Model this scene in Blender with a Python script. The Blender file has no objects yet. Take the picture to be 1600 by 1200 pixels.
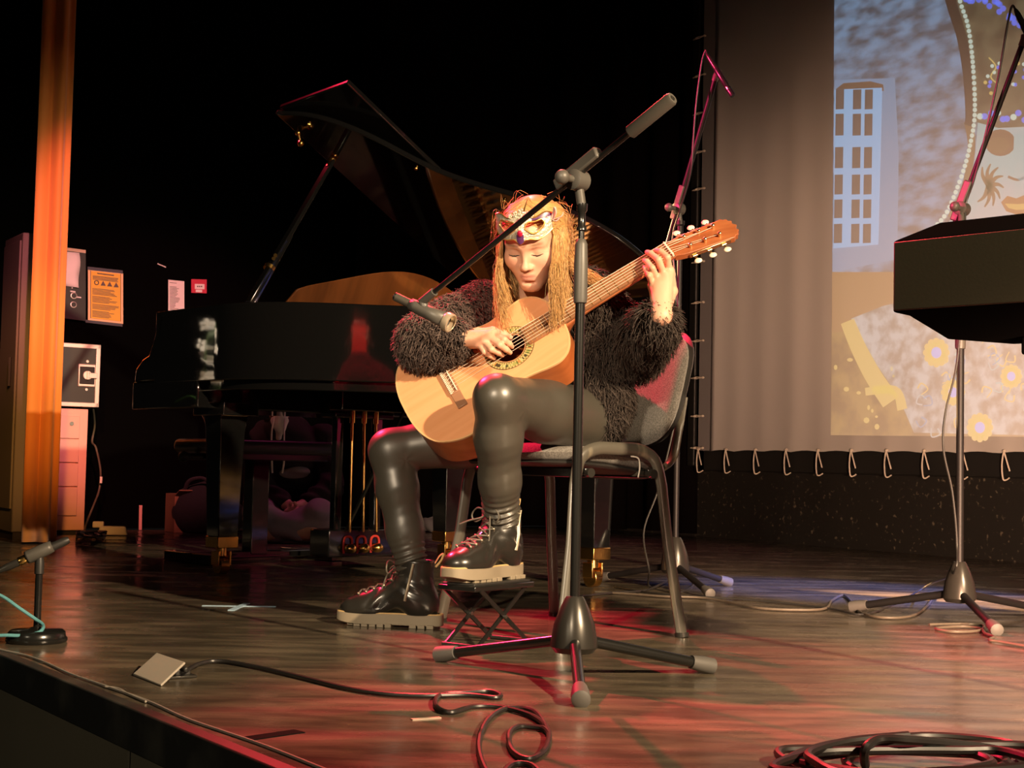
import bpy, math, random
import numpy as np
from mathutils import Vector, Matrix

# ------------------------------------------------------------------ camera
FPX = 2250.0; CAMH = 0.45
_p = math.atan(124/2250.0); _r = math.radians(1.2)
CF = np.array([0, math.cos(_p), math.sin(_p)])
_u0 = np.array([0, -math.sin(_p), math.cos(_p)]); _x0 = np.array([1.0, 0, 0])
CR = math.cos(_r)*_x0 + math.sin(_r)*_u0
CU = -math.sin(_r)*_x0 + math.cos(_r)*_u0
CC = np.array([0, 0, CAMH])
scene = bpy.context.scene
COL = scene.collection
cam_d = bpy.data.cameras.new('camera'); cam = bpy.data.objects.new('camera', cam_d); COL.objects.link(cam)
cam_d.sensor_width = 36; cam_d.sensor_fit = 'HORIZONTAL'; cam_d.lens = FPX/1600*36
cam_d.clip_start = 0.05; cam_d.clip_end = 60
cam.matrix_world = Matrix([[CR[0], CU[0], -CF[0], 0], [CR[1], CU[1], -CF[1], 0], [CR[2], CU[2], -CF[2], CAMH], [0, 0, 0, 1]])
scene.camera = cam

# ------------------------------------------------------------------ world, lights, exposure
world = bpy.data.worlds.new('world'); scene.world = world; world.use_nodes = True
world.node_tree.nodes['Background'].inputs[0].default_value = (0.9, 0.8, 0.7, 1)
world.node_tree.nodes['Background'].inputs[1].default_value = 0.004
scene.view_settings.view_transform = 'Standard'; scene.view_settings.look = 'None'
scene.view_settings.gamma = 1; scene.view_settings.use_curve_mapping = False
scene.view_settings.exposure = 0.0
scene.cycles.use_denoising = True
scene.cycles.max_bounces = 6
scene.cycles.sample_clamp_indirect = 4.0

def spot(name, loc, target, col, watts, angle=40, blend=0.3, radius=0.06):
    l = bpy.data.lights.new(name, 'SPOT'); l.energy = watts; l.color = col
    l.spot_size = math.radians(angle); l.spot_blend = blend; l.shadow_soft_size = radius
    o = bpy.data.objects.new(name, l); COL.objects.link(o); o.location = loc
    d = Vector(target)-Vector(loc); o.rotation_euler = d.to_track_quat('-Z', 'Y').to_euler()
    return o
#LIGHTS
spot('key_spot', (2.85, -0.25, 2.55), (0.0, 4.0, 0.5), (1.0, 0.73, 0.46), 2600, 44, 0.7, 0.05)
spot('fill_spot', (-1.3, -1.2, 2.2), (-0.08, 3.75, 0.45), (1.0, 0.78, 0.54), 850, 18, 0.6, 0.06)
spot('red_back_spot', (-0.55, 8.3, 6.0), (0.90, 1.9, 0.0), (1.0, 0.05, 0.06), 4600, 22, 0.5, 0.05)
spot('red_side_spot', (-2.75, 7.35, 4.3), (0.25, 4.0, 0.7), (1.0, 0.02, 0.07), 6000, 18, 0.4, 0.05)
spot('magenta_side_spot', (-4.2, 3.4, 3.4), (1.0, 4.9, 1.4), (1.0, 0.05, 0.17), 6000, 16, 0.5, 0.05)
spot('wing_spot', (-0.9, 3.4, 2.9), (-2.2, 8.6, 1.0), (1.0, 0.24, 0.27), 1050, 22, 0.6, 0.05)
spot('amber_spot', (-1.5, 4.4, 1.6), (-2.42, 7.15, 0.8), (1.0, 0.40, 0.08), 330, 26, 0.9, 0.05)
spot('blue_floor_spot', (4.4, 3.0, 3.4), (1.35, 5.35, 0.0), (0.14, 0.24, 1.0), 4500, 13, 0.7, 0.05)
spot('magenta_floor_spot', (-0.4, 8.9, 4.4), (-0.1, 7.6, 0.0), (0.9, 0.08, 0.30), 110, 50, 0.8, 0.05)
spot('piano_spot', (-2.05, 8.05, 3.1), (0.62, 5.6, 0.95), (1.0, 0.56, 0.24), 22000, 15, 0.7, 0.05)
spot('screen_wash_spot', (1.2, 1.6, 0.25), (2.1, 7.9, 0.3), (1.0, 0.58, 0.37), 1900, 52, 1.0, 0.2)
spot('hall_spot', (-2.6, -0.6, 1.6), (-0.9, 2.6, -0.3), (1.0, 0.85, 0.6), 55, 40, 0.8, 0.2)
spot('orchid_helper_spot', (-1.7, 4.2, 2.6), (-2.55, 5.75, 0.85), (1.0, 0.86, 0.7), 600, 14, 0.5, 0.03)  # added lamp, brightens the orchid for its mirror image in the piano

# ------------------------------------------------------------------ helpers
def ray(px, py): return CF + CR*(px-800)/FPX + CU*(600-py)/FPX
def W(px, py, Y):
    d = ray(px, py); return CC + d*(Y/d[1])
def G(px, py, z=0.0):
    d = ray(px, py); return CC + d*((z-CAMH)/d[2])
def PL(px, py, p0, n):                       # where the sight line meets a plane
    d = ray(px, py); return CC + d*(np.dot(np.asarray(p0)-CC, n)/np.dot(d, n))
def nrm(v): v = np.asarray(v, float); return v/np.linalg.norm(v)
V3 = lambda *a: np.array(a, float)

_mats = {}
def mat(name, col, rough=0.5, metal=0.0, var=None, bump=None, coat=0.0, spec=None, emis=None, attr=False, sheen=0.0, roughvar=None, sss=0.0):
    if name in _mats: return _mats[name]
    m = bpy.data.materials.new(name); m.use_nodes = True; _mats[name] = m
    nt = m.node_tree; b = nt.nodes['Principled BSDF']; N = nt.nodes.new; LK = nt.links.new
    b.inputs['Base Color'].default_value = (*col, 1); b.inputs['Roughness'].default_value = rough
    b.inputs['Metallic'].default_value = metal
    if coat: b.inputs['Coat Weight'].default_value = coat; b.inputs['Coat Roughness'].default_value = 0.05
    if spec is not None: b.inputs['Specular IOR Level'].default_value = spec
    if sheen: b.inputs['Sheen Weight'].default_value = sheen
    if sss:
        b.inputs['Subsurface Weight'].default_value = sss; b.inputs['Subsurface Scale'].default_value = 0.008
        b.inputs['Subsurface Radius'].default_value = (1, .4, .25)
    tc = N('ShaderNodeTexCoord')
    def noise(scale, detail=4, stretch=None):
        n = N('ShaderNodeTexNoise'); n.inputs['Scale'].default_value = scale; n.inputs['Detail'].default_value = detail
        if stretch:
            mp = N('ShaderNodeMapping'); mp.inputs['Scale'].default_value = stretch
            if len(stretch) == 3: LK(tc.outputs['Object'], mp.inputs['Vector'])
            LK(mp.outputs['Vector'], n.inputs['Vector'])
        else: LK(tc.outputs['Object'], n.inputs['Vector'])
        return n
    if attr:
        a = N('ShaderNodeAttribute'); a.attribute_name = 'Col'; LK(a.outputs['Color'], b.inputs['Base Color'])
    if var:                                   # (scale, colour2, lo, hi[, stretch])
        n = noise(var[0], 6, var[4] if len(var) > 4 else None)
        r = N('ShaderNodeValToRGB'); r.color_ramp.elements[0].position = var[2]; r.color_ramp.elements[1].position = var[3]
        r.color_ramp.elements[0].color = (*col, 1); r.color_ramp.elements[1].color = (*var[1], 1)
        LK(n.outputs['Fac'], r.inputs['Fac']); LK(r.outputs['Color'], b.inputs['Base Color'])
    if roughvar:                              # (scale, lo rough, hi rough[, stretch])
        n = noise(roughvar[0], 5, roughvar[3] if len(roughvar) > 3 else None)
        mr = N('ShaderNodeMapRange'); mr.inputs['From Min'].default_value = .35; mr.inputs['From Max'].default_value = .65
        mr.inputs['To Min'].default_value = roughvar[1]; mr.inputs['To Max'].default_value = roughvar[2]
        LK(n.outputs['Fac'], mr.inputs['Value']); LK(mr.outputs['Result'], b.inputs['Roughness'])
    if bump:                                  # (scale, strength, distance[, stretch])
        n = noise(bump[0], 4, bump[3] if len(bump) > 3 else None)
        bp = N('ShaderNodeBump'); bp.inputs['Strength'].default_value = bump[1]; bp.inputs['Distance'].default_value = bump[2]
        LK(n.outputs['Fac'], bp.inputs['Height']); LK(bp.outputs['Normal'], b.inputs['Normal'])
    if emis: b.inputs['Emission Color'].default_value = (*emis[0], 1); b.inputs['Emission Strength'].default_value = emis[1]
    return m

def catmull(P, n=8, closed=False):
    P = [np.asarray(p, float) for p in P]; out = []; m = len(P)
    rng = range(m if closed else m-1)
    for i in rng:
        if closed: a, b, c, d = P[i-1], P[i], P[(i+1) % m], P[(i+2) % m]
        else: a, b, c, d = P[max(i-1, 0)], P[i], P[i+1], P[min(i+2, m-1)]
        for k in range(n):
            t = k/n
            out.append(.5*((2*b)+(-a+c)*t+(2*a-5*b+4*c-d)*t*t+(-a+3*b-3*c+d)*t**3))
    if not closed: out.append(P[-1])
    return out

def basis(z, x=None):                         # 3x3 whose columns are x, y, z
    z = nrm(z)
    if x is None: x = V3(1, 0, 0) if abs(z[0]) < .9 else V3(0, 1, 0)
    x = nrm(np.asarray(x)-np.dot(x, z)*z); return np.stack([x, np.cross(z, x), z], 1)

class MB:
    def __init__(s): s.v = []; s.f = []; s.m = []; s.cur = 0; s.c = []; s.col = None
    def add(s, vs, fs):
        o = len(s.v); s.v += [tuple(map(float, q)) for q in vs]
        s.f += [tuple(o+i for i in f) for f in fs]; s.m += [s.cur]*len(fs)
        if s.col is not None: s.c += [s.col]*len(vs)
        return s
    def box(s, c, size, R=None, taper=1.0):
        h = np.asarray(size, float)/2; R = np.eye(3) if R is None else np.asarray(R); c = np.asarray(c, float)
        vs = []
        for z in (-1, 1):
            k = taper if z > 0 else 1
            for x, y in ((-1, -1), (1, -1), (1, 1), (-1, 1)): vs.append(c+R@(h*V3(x*k, y*k, z)))
        return s.add(vs, [(3, 2, 1, 0), (4, 5, 6, 7), (0, 1, 5, 4), (1, 2, 6, 5), (2, 3, 7, 6), (3, 0, 4, 7)])
    def bar(s, a, b, w, t, up=(0, 0, 1)):     # a rectangular bar from a to b
        a = np.asarray(a, float); b = np.asarray(b, float); z = nrm(b-a); R = basis(z, np.cross(up, z) if np.linalg.norm(np.cross(up, z)) > 1e-4 else None)
        return s.box((a+b)/2, (w, t, np.linalg.norm(b-a)), R)
    def tube(s, P, r, seg=10, cap=True, closed=False, flat=1.0, ref=None):
        P = [np.asarray(p, float) for p in P]; n = len(P)
        r = [r]*n if np.isscalar(r) else list(r)
        T = [nrm(P[(i+1) % n]-P[i-1]) if (closed or 0 < i < n-1) else nrm(P[min(i+1, n-1)]-P[max(i-1, 0)]) for i in range(n)]
        x = basis(T[0], ref)[:, 0]; vs = []
        for i in range(n):
            x = nrm(x-np.dot(x, T[i])*T[i]); y = np.cross(T[i], x)
            for k in range(seg):
                a = 2*math.pi*k/seg; vs.append(P[i]+r[i]*(math.cos(a)*x+flat*math.sin(a)*y))
        fs = []
        for i in range(n if closed else n-1):
            j = (i+1) % n
            for k in range(seg): fs.append((i*seg+k, i*seg+(k+1) % seg, j*seg+(k+1) % seg, j*seg+k))
        if cap and not closed: fs += [tuple(range(seg-1, -1, -1)), tuple((n-1)*seg+k for k in range(seg))]
        return s.add(vs, fs)
    def cyl(s, a, b, r, r2=None, seg=20):
        return s.tube([a, b], [r, r if r2 is None else r2], seg)
    def lathe(s, o, axis, prof, seg=24, cap=True):   # prof: (radius, height along axis)
        R = basis(axis); o = np.asarray(o, float); vs = []; n = len(prof)
        for (r, h) in prof:
            for k in range(seg):
                a = 2*math.pi*k/seg; vs.append(o+R@V3(r*math.cos(a), r*math.sin(a), h))
        fs = [(i*seg+k, i*seg+(k+1) % seg, (i+1)*seg+(k+1) % seg, (i+1)*seg+k) for i in range(n-1) for k in range(seg)]
        if cap: fs += [tuple(range(seg-1, -1, -1)), tuple((n-1)*seg+k for k in range(seg))]
        return s.add(vs, fs)
    def ell(s, c, rad, R=None, su=16, sv=10):
        R = np.eye(3) if R is None else np.asarray(R); c = np.asarray(c, float); rad = np.asarray(rad, float)*np.ones(3)
        vs = [c+R@(rad*V3(0, 0, -1))]
        for j in range(1, sv):
            b = -math.pi/2+math.pi*j/sv
            for i in range(su):
                a = 2*math.pi*i/su; vs.append(c+R@(rad*V3(math.cos(a)*math.cos(b), math.sin(a)*math.cos(b), math.sin(b))))
        vs.append(c+R@(rad*V3(0, 0, 1))); fs = []
        for i in range(su):
            fs.append((0, 1+(i+1) % su, 1+i)); fs.append((len(vs)-1, len(vs)-1-su+i, len(vs)-1-su+(i+1) % su))
        for j in range(sv-2):
            for i in range(su): fs.append((1+j*su+i, 1+j*su+(i+1) % su, 1+(j+1)*su+(i+1) % su, 1+(j+1)*su+i))
        return s.add(vs, fs)
    def prism(s, poly, fn, h0, h1):           # poly: 2D points; fn(x,y,h) -> 3D
        n = len(poly); vs = [fn(p[0], p[1], h0) for p in poly]+[fn(p[0], p[1], h1) for p in poly]
        fs = [tuple(range(n-1, -1, -1)), tuple(range(n, 2*n))]+[(i, (i+1) % n, n+(i+1) % n, n+i) for i in range(n)]
        return s.add(vs, fs)
    def band(s, A, B, fn, h0, h1):            # closed wall between outline A and inner outline B
        n = len(A); vs = [fn(*p, h0) for p in A]+[fn(*p, h1) for p in A]+[fn(*p, h0) for p in B]+[fn(*p, h1) for p in B]; fs = []
        for i in range(n):
            j = (i+1) % n
            fs += [(i, j, n+j, n+i), (2*n+j, 2*n+i, 3*n+i, 3*n+j), (n+i, n+j, 3*n+j, 3*n+i), (j, i, 2*n+i, 2*n+j)]
        return s.add(vs, fs)
    def grid(s, pts):                         # pts[i][j] -> 3D
        n, m = len(pts), len(pts[0]); vs = [p for row in pts for p in row]
        return s.add(vs, [(i*m+j, i*m+j+1, (i+1)*m+j+1, (i+1)*m+j) for i in range(n-1) for j in range(m-1)])
    def build(s, name, mats, parent=None, smooth=True, bevel=0.0, subsurf=0, solidify=0.0, angle=40, bseg=2):
        me = bpy.data.meshes.new(name); me.from_pydata(s.v, [], s.f)
        mats = mats if isinstance(mats, (list, tuple)) else [mats]
        for m in mats: me.materials.append(m)
        if len(mats) > 1: me.polygons.foreach_set('material_index', s.m)
        if s.c:
            ca = me.color_attributes.new('Col', 'FLOAT_COLOR', 'POINT')
            ca.data.foreach_set('color', np.asarray(s.c, np.float32).ravel())
        o = bpy.data.objects.new(name, me); COL.objects.link(o)
        fix_normals(me)
        if parent is not None: o.parent = parent
        if solidify: q = o.modifiers.new('solid', 'SOLIDIFY'); q.thickness = solidify; q.offset = 0
        if bevel: q = o.modifiers.new('bevel', 'BEVEL'); q.width = bevel; q.segments = bseg; q.limit_method = 'ANGLE'; q.angle_limit = math.radians(35)
        if subsurf: q = o.modifiers.new('sub', 'SUBSURF'); q.levels = subsurf; q.render_levels = subsurf
        if smooth:
            me.polygons.foreach_set('use_smooth', [True]*len(me.polygons))
            if angle: me.set_sharp_from_angle(angle=math.radians(angle))
        me.update()
        return o

import bmesh
def fix_normals(me):
    bm = bmesh.new(); bm.from_mesh(me); bmesh.ops.recalc_face_normals(bm, faces=bm.faces); bm.to_mesh(me); bm.free()

def tag(o, label=None, cat=None, group=None, kind=None):
    if label: o['label'] = label
    if cat: o['category'] = cat
    if group: o['group'] = group
    if kind: o['kind'] = kind
    return o
def thing(name, label, cat, loc=(0, 0, 0), rotz=0.0, group=None):
    o = bpy.data.objects.new(name, None); COL.objects.link(o); o.empty_display_size = .1
    o.location = loc; o.rotation_euler = (0, 0, rotz)
    return tag(o, label, cat, group)
def reparent(root):                            # children were modelled in world space: keep them where they stand
    M = Matrix.Translation(root.location) @ root.rotation_euler.to_matrix().to_4x4()
    inv = M.inverted()
    for o in root.children_recursive: o.data.transform(inv)

# stage axes: SU runs along the stage edge, SN from the edge up-stage
SU = V3(.5495, -.8355, 0); SN = V3(.8355, .5495, 0)
def S(n, u, z=0.0): return SN*n+SU*u+V3(0, 0, z)
EDGE = float(np.dot(G(200, 1101), SN)); BACK = float(np.dot(G(1350, 859), SN)); LEFTW = -8.75
# ------------------------------------------------------------------ materials of the setting
m_floor = mat('stage_floor_paint', (.066, .054, .038), .3, var=(3.2, (.17, .135, .09), .40, .72, (1.4, 5.0, 1)),
              bump=(26, .12, .004, (.6, 3, 1)), roughvar=(2.6, .13, .33, (1, 3, 1)))
m_nose = mat('edge_black', (.028, .027, .024), .5, bump=(14, .2, .004), var=(6, (.085, .08, .065), .5, .75))
m_fascia = mat('fascia_beige', (.19, .165, .115), .6, var=(2, (.16, .14, .10), .4, .7))
m_hall = mat('hall_floor', (.02, .018, .015), .5)
m_wallb = mat('black_wall_board', (.012, .011, .009), .55, var=(38, (.10, .085, .06), .62, .72), bump=(22, .3, .006))
m_wallk = mat('black_wall_paint', (.002, .002, .002), 1.0, spec=.0)
m_drape = mat('black_drape', (.004, .003, .003), .9, bump=(120, .15, .001), spec=.0)

# ------------------------------------------------------------------ stage floor, edge, walls
E1, E2 = G(0, 1020), G(440, 1200); ED = nrm(E2-E1); EN = V3(-ED[1], ED[0], 0)
if np.dot(EN, SN) < 0: EN = -EN
Pa, Pb = E1-ED*5.2, E1+ED*6.5
def fpoly(mb, pts, z0, z1): mb.prism([(p[0], p[1]) for p in pts], lambda x, y, h: V3(x, y, h), z0, z1)
far = BACK+.12
mb = MB(); fpoly(mb, [Pa, Pb, Pb+SN*(far-np.dot(Pb, SN)), Pa+SN*(far-np.dot(Pa, SN))], -.04, 0)
tag(mb.build('floor', m_floor, smooth=False), 'worn black painted wooden stage floor', 'floor', kind='structure')
mb = MB(); mb.add([Pa-EN*.012+V3(0, 0, -.075), Pb-EN*.012+V3(0, 0, -.075), Pb-EN*.012+V3(0, 0, .0015), Pa-EN*.012+V3(0, 0, .0015),
                   Pa+EN*.02+V3(0, 0, -.075), Pb+EN*.02+V3(0, 0, -.075), Pb+EN*.02+V3(0, 0, .0015), Pa+EN*.02+V3(0, 0, .0015)],
                  [(0, 1, 2, 3), (3, 2, 6, 7), (4, 7, 6, 5), (0, 4, 5, 1), (0, 3, 7, 4), (1, 5, 6, 2)])
tag(mb.build('trim_1', m_nose, bevel=.004), 'black scuffed strip along the stage edge', 'trim', kind='structure')
mb = MB()
mb.add([Pa+EN*.02+V3(0, 0, -1.1), Pb+EN*.02+V3(0, 0, -1.1), Pb+EN*.02+V3(0, 0, -.07), Pa+EN*.02+V3(0, 0, -.07),
        Pa+EN*.05+V3(0, 0, -1.1), Pb+EN*.05+V3(0, 0, -1.1), Pb+EN*.05+V3(0, 0, -.07), Pa+EN*.05+V3(0, 0, -.07)],
       [(0, 1, 2, 3), (3, 2, 6, 7), (4, 7, 6, 5), (0, 4, 5, 1), (0, 3, 7, 4), (1, 5, 6, 2)])
for k in range(12):                            # joints between the fascia panels
    q = E1+ED*(-4.4+k*.86)
    mb.bar(q+EN*.018+V3(0, 0, -1.1), q+EN*.018+V3(0, 0, -.075), .004, .006)
tag(mb.build('wall_front', m_fascia, smooth=False), 'beige panelled front of the stage below its edge', 'wall', kind='structure')
mb = MB(); fpoly(mb, [Pa-EN*4, Pb-EN*4, Pb+EN*.1, Pa+EN*.1], -1.14, -1.1)
tag(mb.build('floor_hall', m_hall, smooth=False), 'dark hall floor in front of the stage', 'floor', kind='structure')
mb = MB(); mb.box(S(BACK+.05, -4.0, 2.6), (.1, 14, 5.2), np.stack([SN, SU, V3(0, 0, 1)], 1))
tag(mb.build('wall_back', m_wallb, smooth=False), 'black painted back wall with chipped paint under the screen', 'wall', kind='structure')
mb = MB(); mb.box(S(3.2, LEFTW-.05, 2.6), (7.0, .1, 5.2), np.stack([SN, SU, V3(0, 0, 1)], 1))
tag(mb.build('wall_left', m_wallk, smooth=False), 'black side wall of the wing', 'wall', kind='structure')
# black backdrop drape hung round the corner of the stage, from behind the piano to the screen
def drape(name, path, z0, z1, amp, lam, m, seed=0, thick=.006, parent=None):
    rnd = random.Random(seed); P = catmull(path, 40); L = [0.0]
    for a, b in zip(P[:-1], P[1:]): L.append(L[-1]+float(np.linalg.norm(b-a)))
    rows = []; ph = rnd.random()*6
    N = int(L[-1]/lam*12)
    for j in range(9):
        t = j/8; z = z0+(z1-z0)*t; row = []
        for i in range(N+1):
            s = L[-1]*i/N; k = min(max(int(np.searchsorted(L, s))-1, 0), len(P)-2)
            f = (s-L[k])/max(L[k+1]-L[k], 1e-6); p = P[k]*(1-f)+P[k+1]*f; d = nrm(P[k+1]-P[k]); n = V3(-d[1], d[0], 0)
            w = math.sin(2*math.pi*s/lam+ph+.6*math.sin(s*2.3))+.45*math.sin(4.7*s/lam+1.3*ph+t*.7)
            row.append(p+n*amp*w*(1.0-.25*t)+V3(0, 0, z))
        rows.append(row)
    mb = MB(); mb.grid(rows); return mb.build(name, m, parent, solidify=thick)
o = drape('backdrop_drape', [S(4.35, LEFTW+.25), S(4.9, LEFTW+.3), S(5.6, LEFTW+.42), S(BACK-.22, LEFTW+1.0), S(BACK-.08, -7.9), S(BACK-.07, -7.16)], .02, 4.9, .045, .34, m_drape, 3)
tag(o, 'black pleated backdrop drape hanging behind the grand piano', 'curtain')

# orange side curtain, gathered
m_or = mat('orange_velvet', (.62, .22, .035), .75, bump=(90, .15, .001), sheen=.3)
c0 = G(60, 850)
o = drape('stage_curtain', [c0-V3(.085, .03, 0)+V3(0, .02, 0), c0-V3(.03, .04, 0), c0+V3(.03, -.02, 0), c0+V3(.075, .03, 0)], .012, 4.7, .022, .085, m_or, 8)
tag(o, 'narrow gathered orange curtain hanging at the left side of the stage', 'curtain')

# tall grey cabinet at the far left
m_gcab = mat('cabinet_grey', (.16, .145, .12), .55); m_gcab2 = mat('cabinet_dark', (.03, .028, .027), .6)
cc = G(17, 844); R = np.stack([SN, SU, V3(0, 0, 1)], 1)
t = thing('tall_cabinet', 'tall grey cabinet behind the orange curtain at the stage edge', 'cabinet', cc)
hcab = .45+(709-362)*cc[1]/2250
mb = MB(); mb.box(cc+SN*.08-SU*.18+V3(0, 0, hcab/2+.02), (.16, .36, hcab-.04), R); mb.build('body', m_gcab, t, bevel=.006)
mb = MB(); mb.box(cc+SN*.08-SU*.18+V3(0, 0, .02), (.14, .34, .04), R); mb.build('plinth', m_gcab2, t)
mb = MB(); mb.box(cc+SN*-.004-SU*.18+V3(0, 0, hcab/2+.06), (.012, .32, hcab-.2), R); mb.build('door', m_gcab, t, bevel=.003)
mb = MB(); mb.bar(cc-SN*.02-SU*.08+V3(0, 0, .8), cc-SN*.02-SU*.08+V3(0, 0, .95), .012, .012); mb.build('handle', m_gcab2, t)
reparent(t)

# ------------------------------------------------------------------ projection screen on the back wall
SP0 = S(BACK-.16, 0); SNV = SN
def scr(px, py, h=0.0):                        # a point on the screen sheet, h towards the hall
    return PL(px, py, SP0-SN*h, SN)
m_sheet = mat('screen_sheet', (.60, .58, .55), .8); m_hem = mat('screen_hem', (.20, .19, .19), .8)
m_pipe = mat('screen_rail_black', (.010, .010, .009), .5); m_cord = mat('lace_cord', (.62, .55, .45), .8)
tl, bl = scr(1113, 0), scr(1109, 704)
zt, zb = 4.3, bl[2]; u0 = float(np.dot(bl, SU)); u1 = u0+5.4; un = BACK-.16
t = thing('projection_screen', 'large laced projection screen on the back wall showing a masked figure', 'screen', S(un, (u0+u1)/2, 0))
mb = MB(); rows = []
for j in range(2):
    row = []
    for i in range(121):
        u = u0+(u1-u0)*i/120
        z = zt if j else zb-.006+.010*abs(math.sin(math.pi*(u-u0)/.245+.2))
        row.append(S(un, u, z))
    rows.append(row)
mb.grid(rows); mb.build('sheet', m_sheet, t, solidify=.002)
mb = MB(); mb.box(S(un, u0-.055, (zt+zb)/2), (.004, .11, zt-zb), R); mb.build('hem', m_hem, t)
mb = MB(); mb.box(S(un+.05, (u0+u1)/2, zb-.06), (.04, u1-u0+.2, .14), R); mb.build('rail', m_pipe, t, bevel=.01)
mb = MB(); mb.box(S(un+.05, u0-.22, (zt+zb)/2), (.05, .07, zt-zb+.2), R); mb.build('side_post', m_pipe, t, bevel=.01)
def lace(a, b, side):                          # cord knotted at an eyelet, looped round the rail, one end hanging free
    mb = MB(); rr = .0042 if side == 0 else .0034; d = nrm(b-a)
    if side:
        for k in (-1, 1): mb.tube([a-SN*.01, (a+b)/2-SN*.012+V3(0, 0, k*.006), b-SN*.004], rr, 6)
        mb.ell(a-SN*.008, (.011, .011, .008), su=10, sv=6); mb.ell((a*.4+b*.6)-SN*.012, (.012, .012, .007), su=10, sv=6)
        return mb.build('lace', m_cord, t)
    d = nrm(b-a); q = np.cross(d, SN)
    mb.tube(catmull([a+SN*.004, a-SN*.012, a+(b-a)*.5-SN*.012-q*.012, b-SN*.01-q*.008, b+d*.012-q*.0, b+SN*.03], 6), rr, 6)
    mb.tube(catmull([a-SN*.012, a+(b-a)*.4-SN*.014+q*.02, a+(b-a)*.75-SN*.012+q*.035], 5), rr, 6)
    mb.ell(a-SN*.008, (.011, .011, .008), su=10, sv=6)
    return mb.build('lace', m_cord, t)
for k, px in enumerate([1093, 1136, 1182, 1230, 1280, 1332, 1387, 1446, 1506, 1571, 1640, 1712]):
    a = scr(px, 702+k*.3, .006); lace(a, a-V3(0, 0, .135), 0)
for py in (56, 116, 175, 236, 294, 356, 408, 472, 532, 590, 650, 700):
    a = scr(1103-(py/700)*4, py, .006); lace(a, a-SU*.12, 1)
# the projected picture: flat coloured light lying on the sheet, one mesh with many colours
def em(name, c, k=1.0, var=None):
    m = mat(name, (.60, .58, .55), .8)
    nt = m.node_tree; b = nt.nodes['Principled BSDF']
    b.inputs['Emission Strength'].default_value = k*.55
    lin = [((x/255+.055)/1.055)**2.4 for x in c]
    b.inputs['Emission Color'].default_value = (*lin, 1)
    if var:                                     # (scale, second colour, lo, hi, stretch)
        tc = nt.nodes.new('ShaderNodeTexCoord'); mp = nt.nodes.new('ShaderNodeMapping'); mp.inputs['Scale'].default_value = var[4]
        vo = nt.nodes.new('ShaderNodeTexNoise'); vo.inputs['Scale'].default_value = var[0]; vo.inputs['Detail'].default_value = 5
        rp = nt.nodes.new('ShaderNodeValToRGB'); rp.color_ramp.elements[0].position = var[2]; rp.color_ramp.elements[1].position = var[3]
        l2 = [((x/255+.055)/1.055)**2.4 for x in var[1]]
        rp.color_ramp.elements[0].color = (*lin, 1); rp.color_ramp.elements[1].color = (*l2, 1)
        L = nt.links.new; L(tc.outputs['Object'], mp.inputs['Vector']); L(mp.outputs['Vector'], vo.inputs['Vector']); L(vo.outputs['Fac'], rp.inputs['Fac']); L(rp.outputs['Color'], b.inputs['Emission Color'])
    return m
PM = [em('light_stone', (122, 156, 192), 1, (7.5, (74, 84, 96), .36, .66, (1, 1, 2.2))),            # 0
      em('light_window_frame', (138, 192, 240)), em('light_window_pane', (80, 72, 70)),             # 1 2
      em('light_surround', (118, 152, 188)), em('light_hat_edge', (38, 33, 30)),                    # 3 4
      em('light_hat', (98, 94, 70), 1, (9, (60, 58, 42), .4, .65, (1, 1, 1))),                      # 5
      em('light_pearl', (205, 228, 215)), em('light_bead', (96, 122, 255)),                         # 6 7
      em('light_mask', (150, 186, 190), 1, (3, (176, 184, 190), .4, .6, (1, 1, 1))),                # 8
      em('light_mask_shade', (104, 78, 58)), em('light_gold', (206, 170, 84)),                      # 9 10
      em('light_lawn', (150, 122, 60), 1, (7, (100, 78, 34), .4, .6, (1, 1, 1))),                  # 11
      em('light_lace', (184, 188, 190), 1, (14, (128, 124, 118), .4, .62, (1, 1, 1))),              # 12
      em('light_trim', (214, 186, 104)), em('light_blue_stone', (170, 178, 250)),                   # 13 14
      em('light_roof', (150, 112, 62)), em('light_lip', (150, 96, 40)), em('light_leaf', (112, 90, 60))]  # 15 16 17
PI = MB()
def poly(m, pts, lay): PI.cur = m; n = len(pts); PI.add([scr(x, y, .004+.0006*lay) for x, y in pts], [tuple(range(n))])
def disc(m, x, y, rx, ry, lay, n=14, rot=0): poly(m, [(x+rx*math.cos(2*math.pi*k/n)*math.cos(rot)-ry*math.sin(2*math.pi*k/n)*math.sin(rot), y+rx*math.cos(2*math.pi*k/n)*math.sin(rot)+ry*math.sin(2*math.pi*k/n)*math.cos(rot)) for k in range(n)], lay)
def strip(m, pts, w, lay):
    P = [V3(*p, 0) for p in pts]; P = catmull(P, 6); PI.cur = m; vs = []
    for i, p in enumerate(P):
        d = nrm(P[min(i+1, len(P)-1)]-P[max(i-1, 0)]); ww = w[0]+(w[1]-w[0])*i/(len(P)-1)
        for sg in (1, -1): vs.append(scr(p[0]-sg*d[1]*ww/2, p[1]+sg*d[0]*ww/2, .004+.0006*lay))
    PI.add(vs, [(2*i, 2*i+2, 2*i+3, 2*i+1) for i in range(len(P)-1)])
poly(0, [(1305, -160), (1790, -160), (1790, 450), (1300, 450)], 0)
poly(15, [(1300, 425), (1480, 425), (1480, 500), (1300, 520)], 1)
poly(11, [(1300, 446), (1790, 446), (1790, 684), (1298, 680)], 0)
poly(3, [(1304, 125), (1398, 122), (1404, 240), (1402, 405), (1301, 425)], 1)
poly(9, [(1305, 140), (1318, 130), (1360, 127), (1380, 132), (1381, 142), (1305, 146)], 2)
poly(1, [(1304, 140), (1378, 137), (1372, 382), (1302, 388)], 3)
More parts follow.
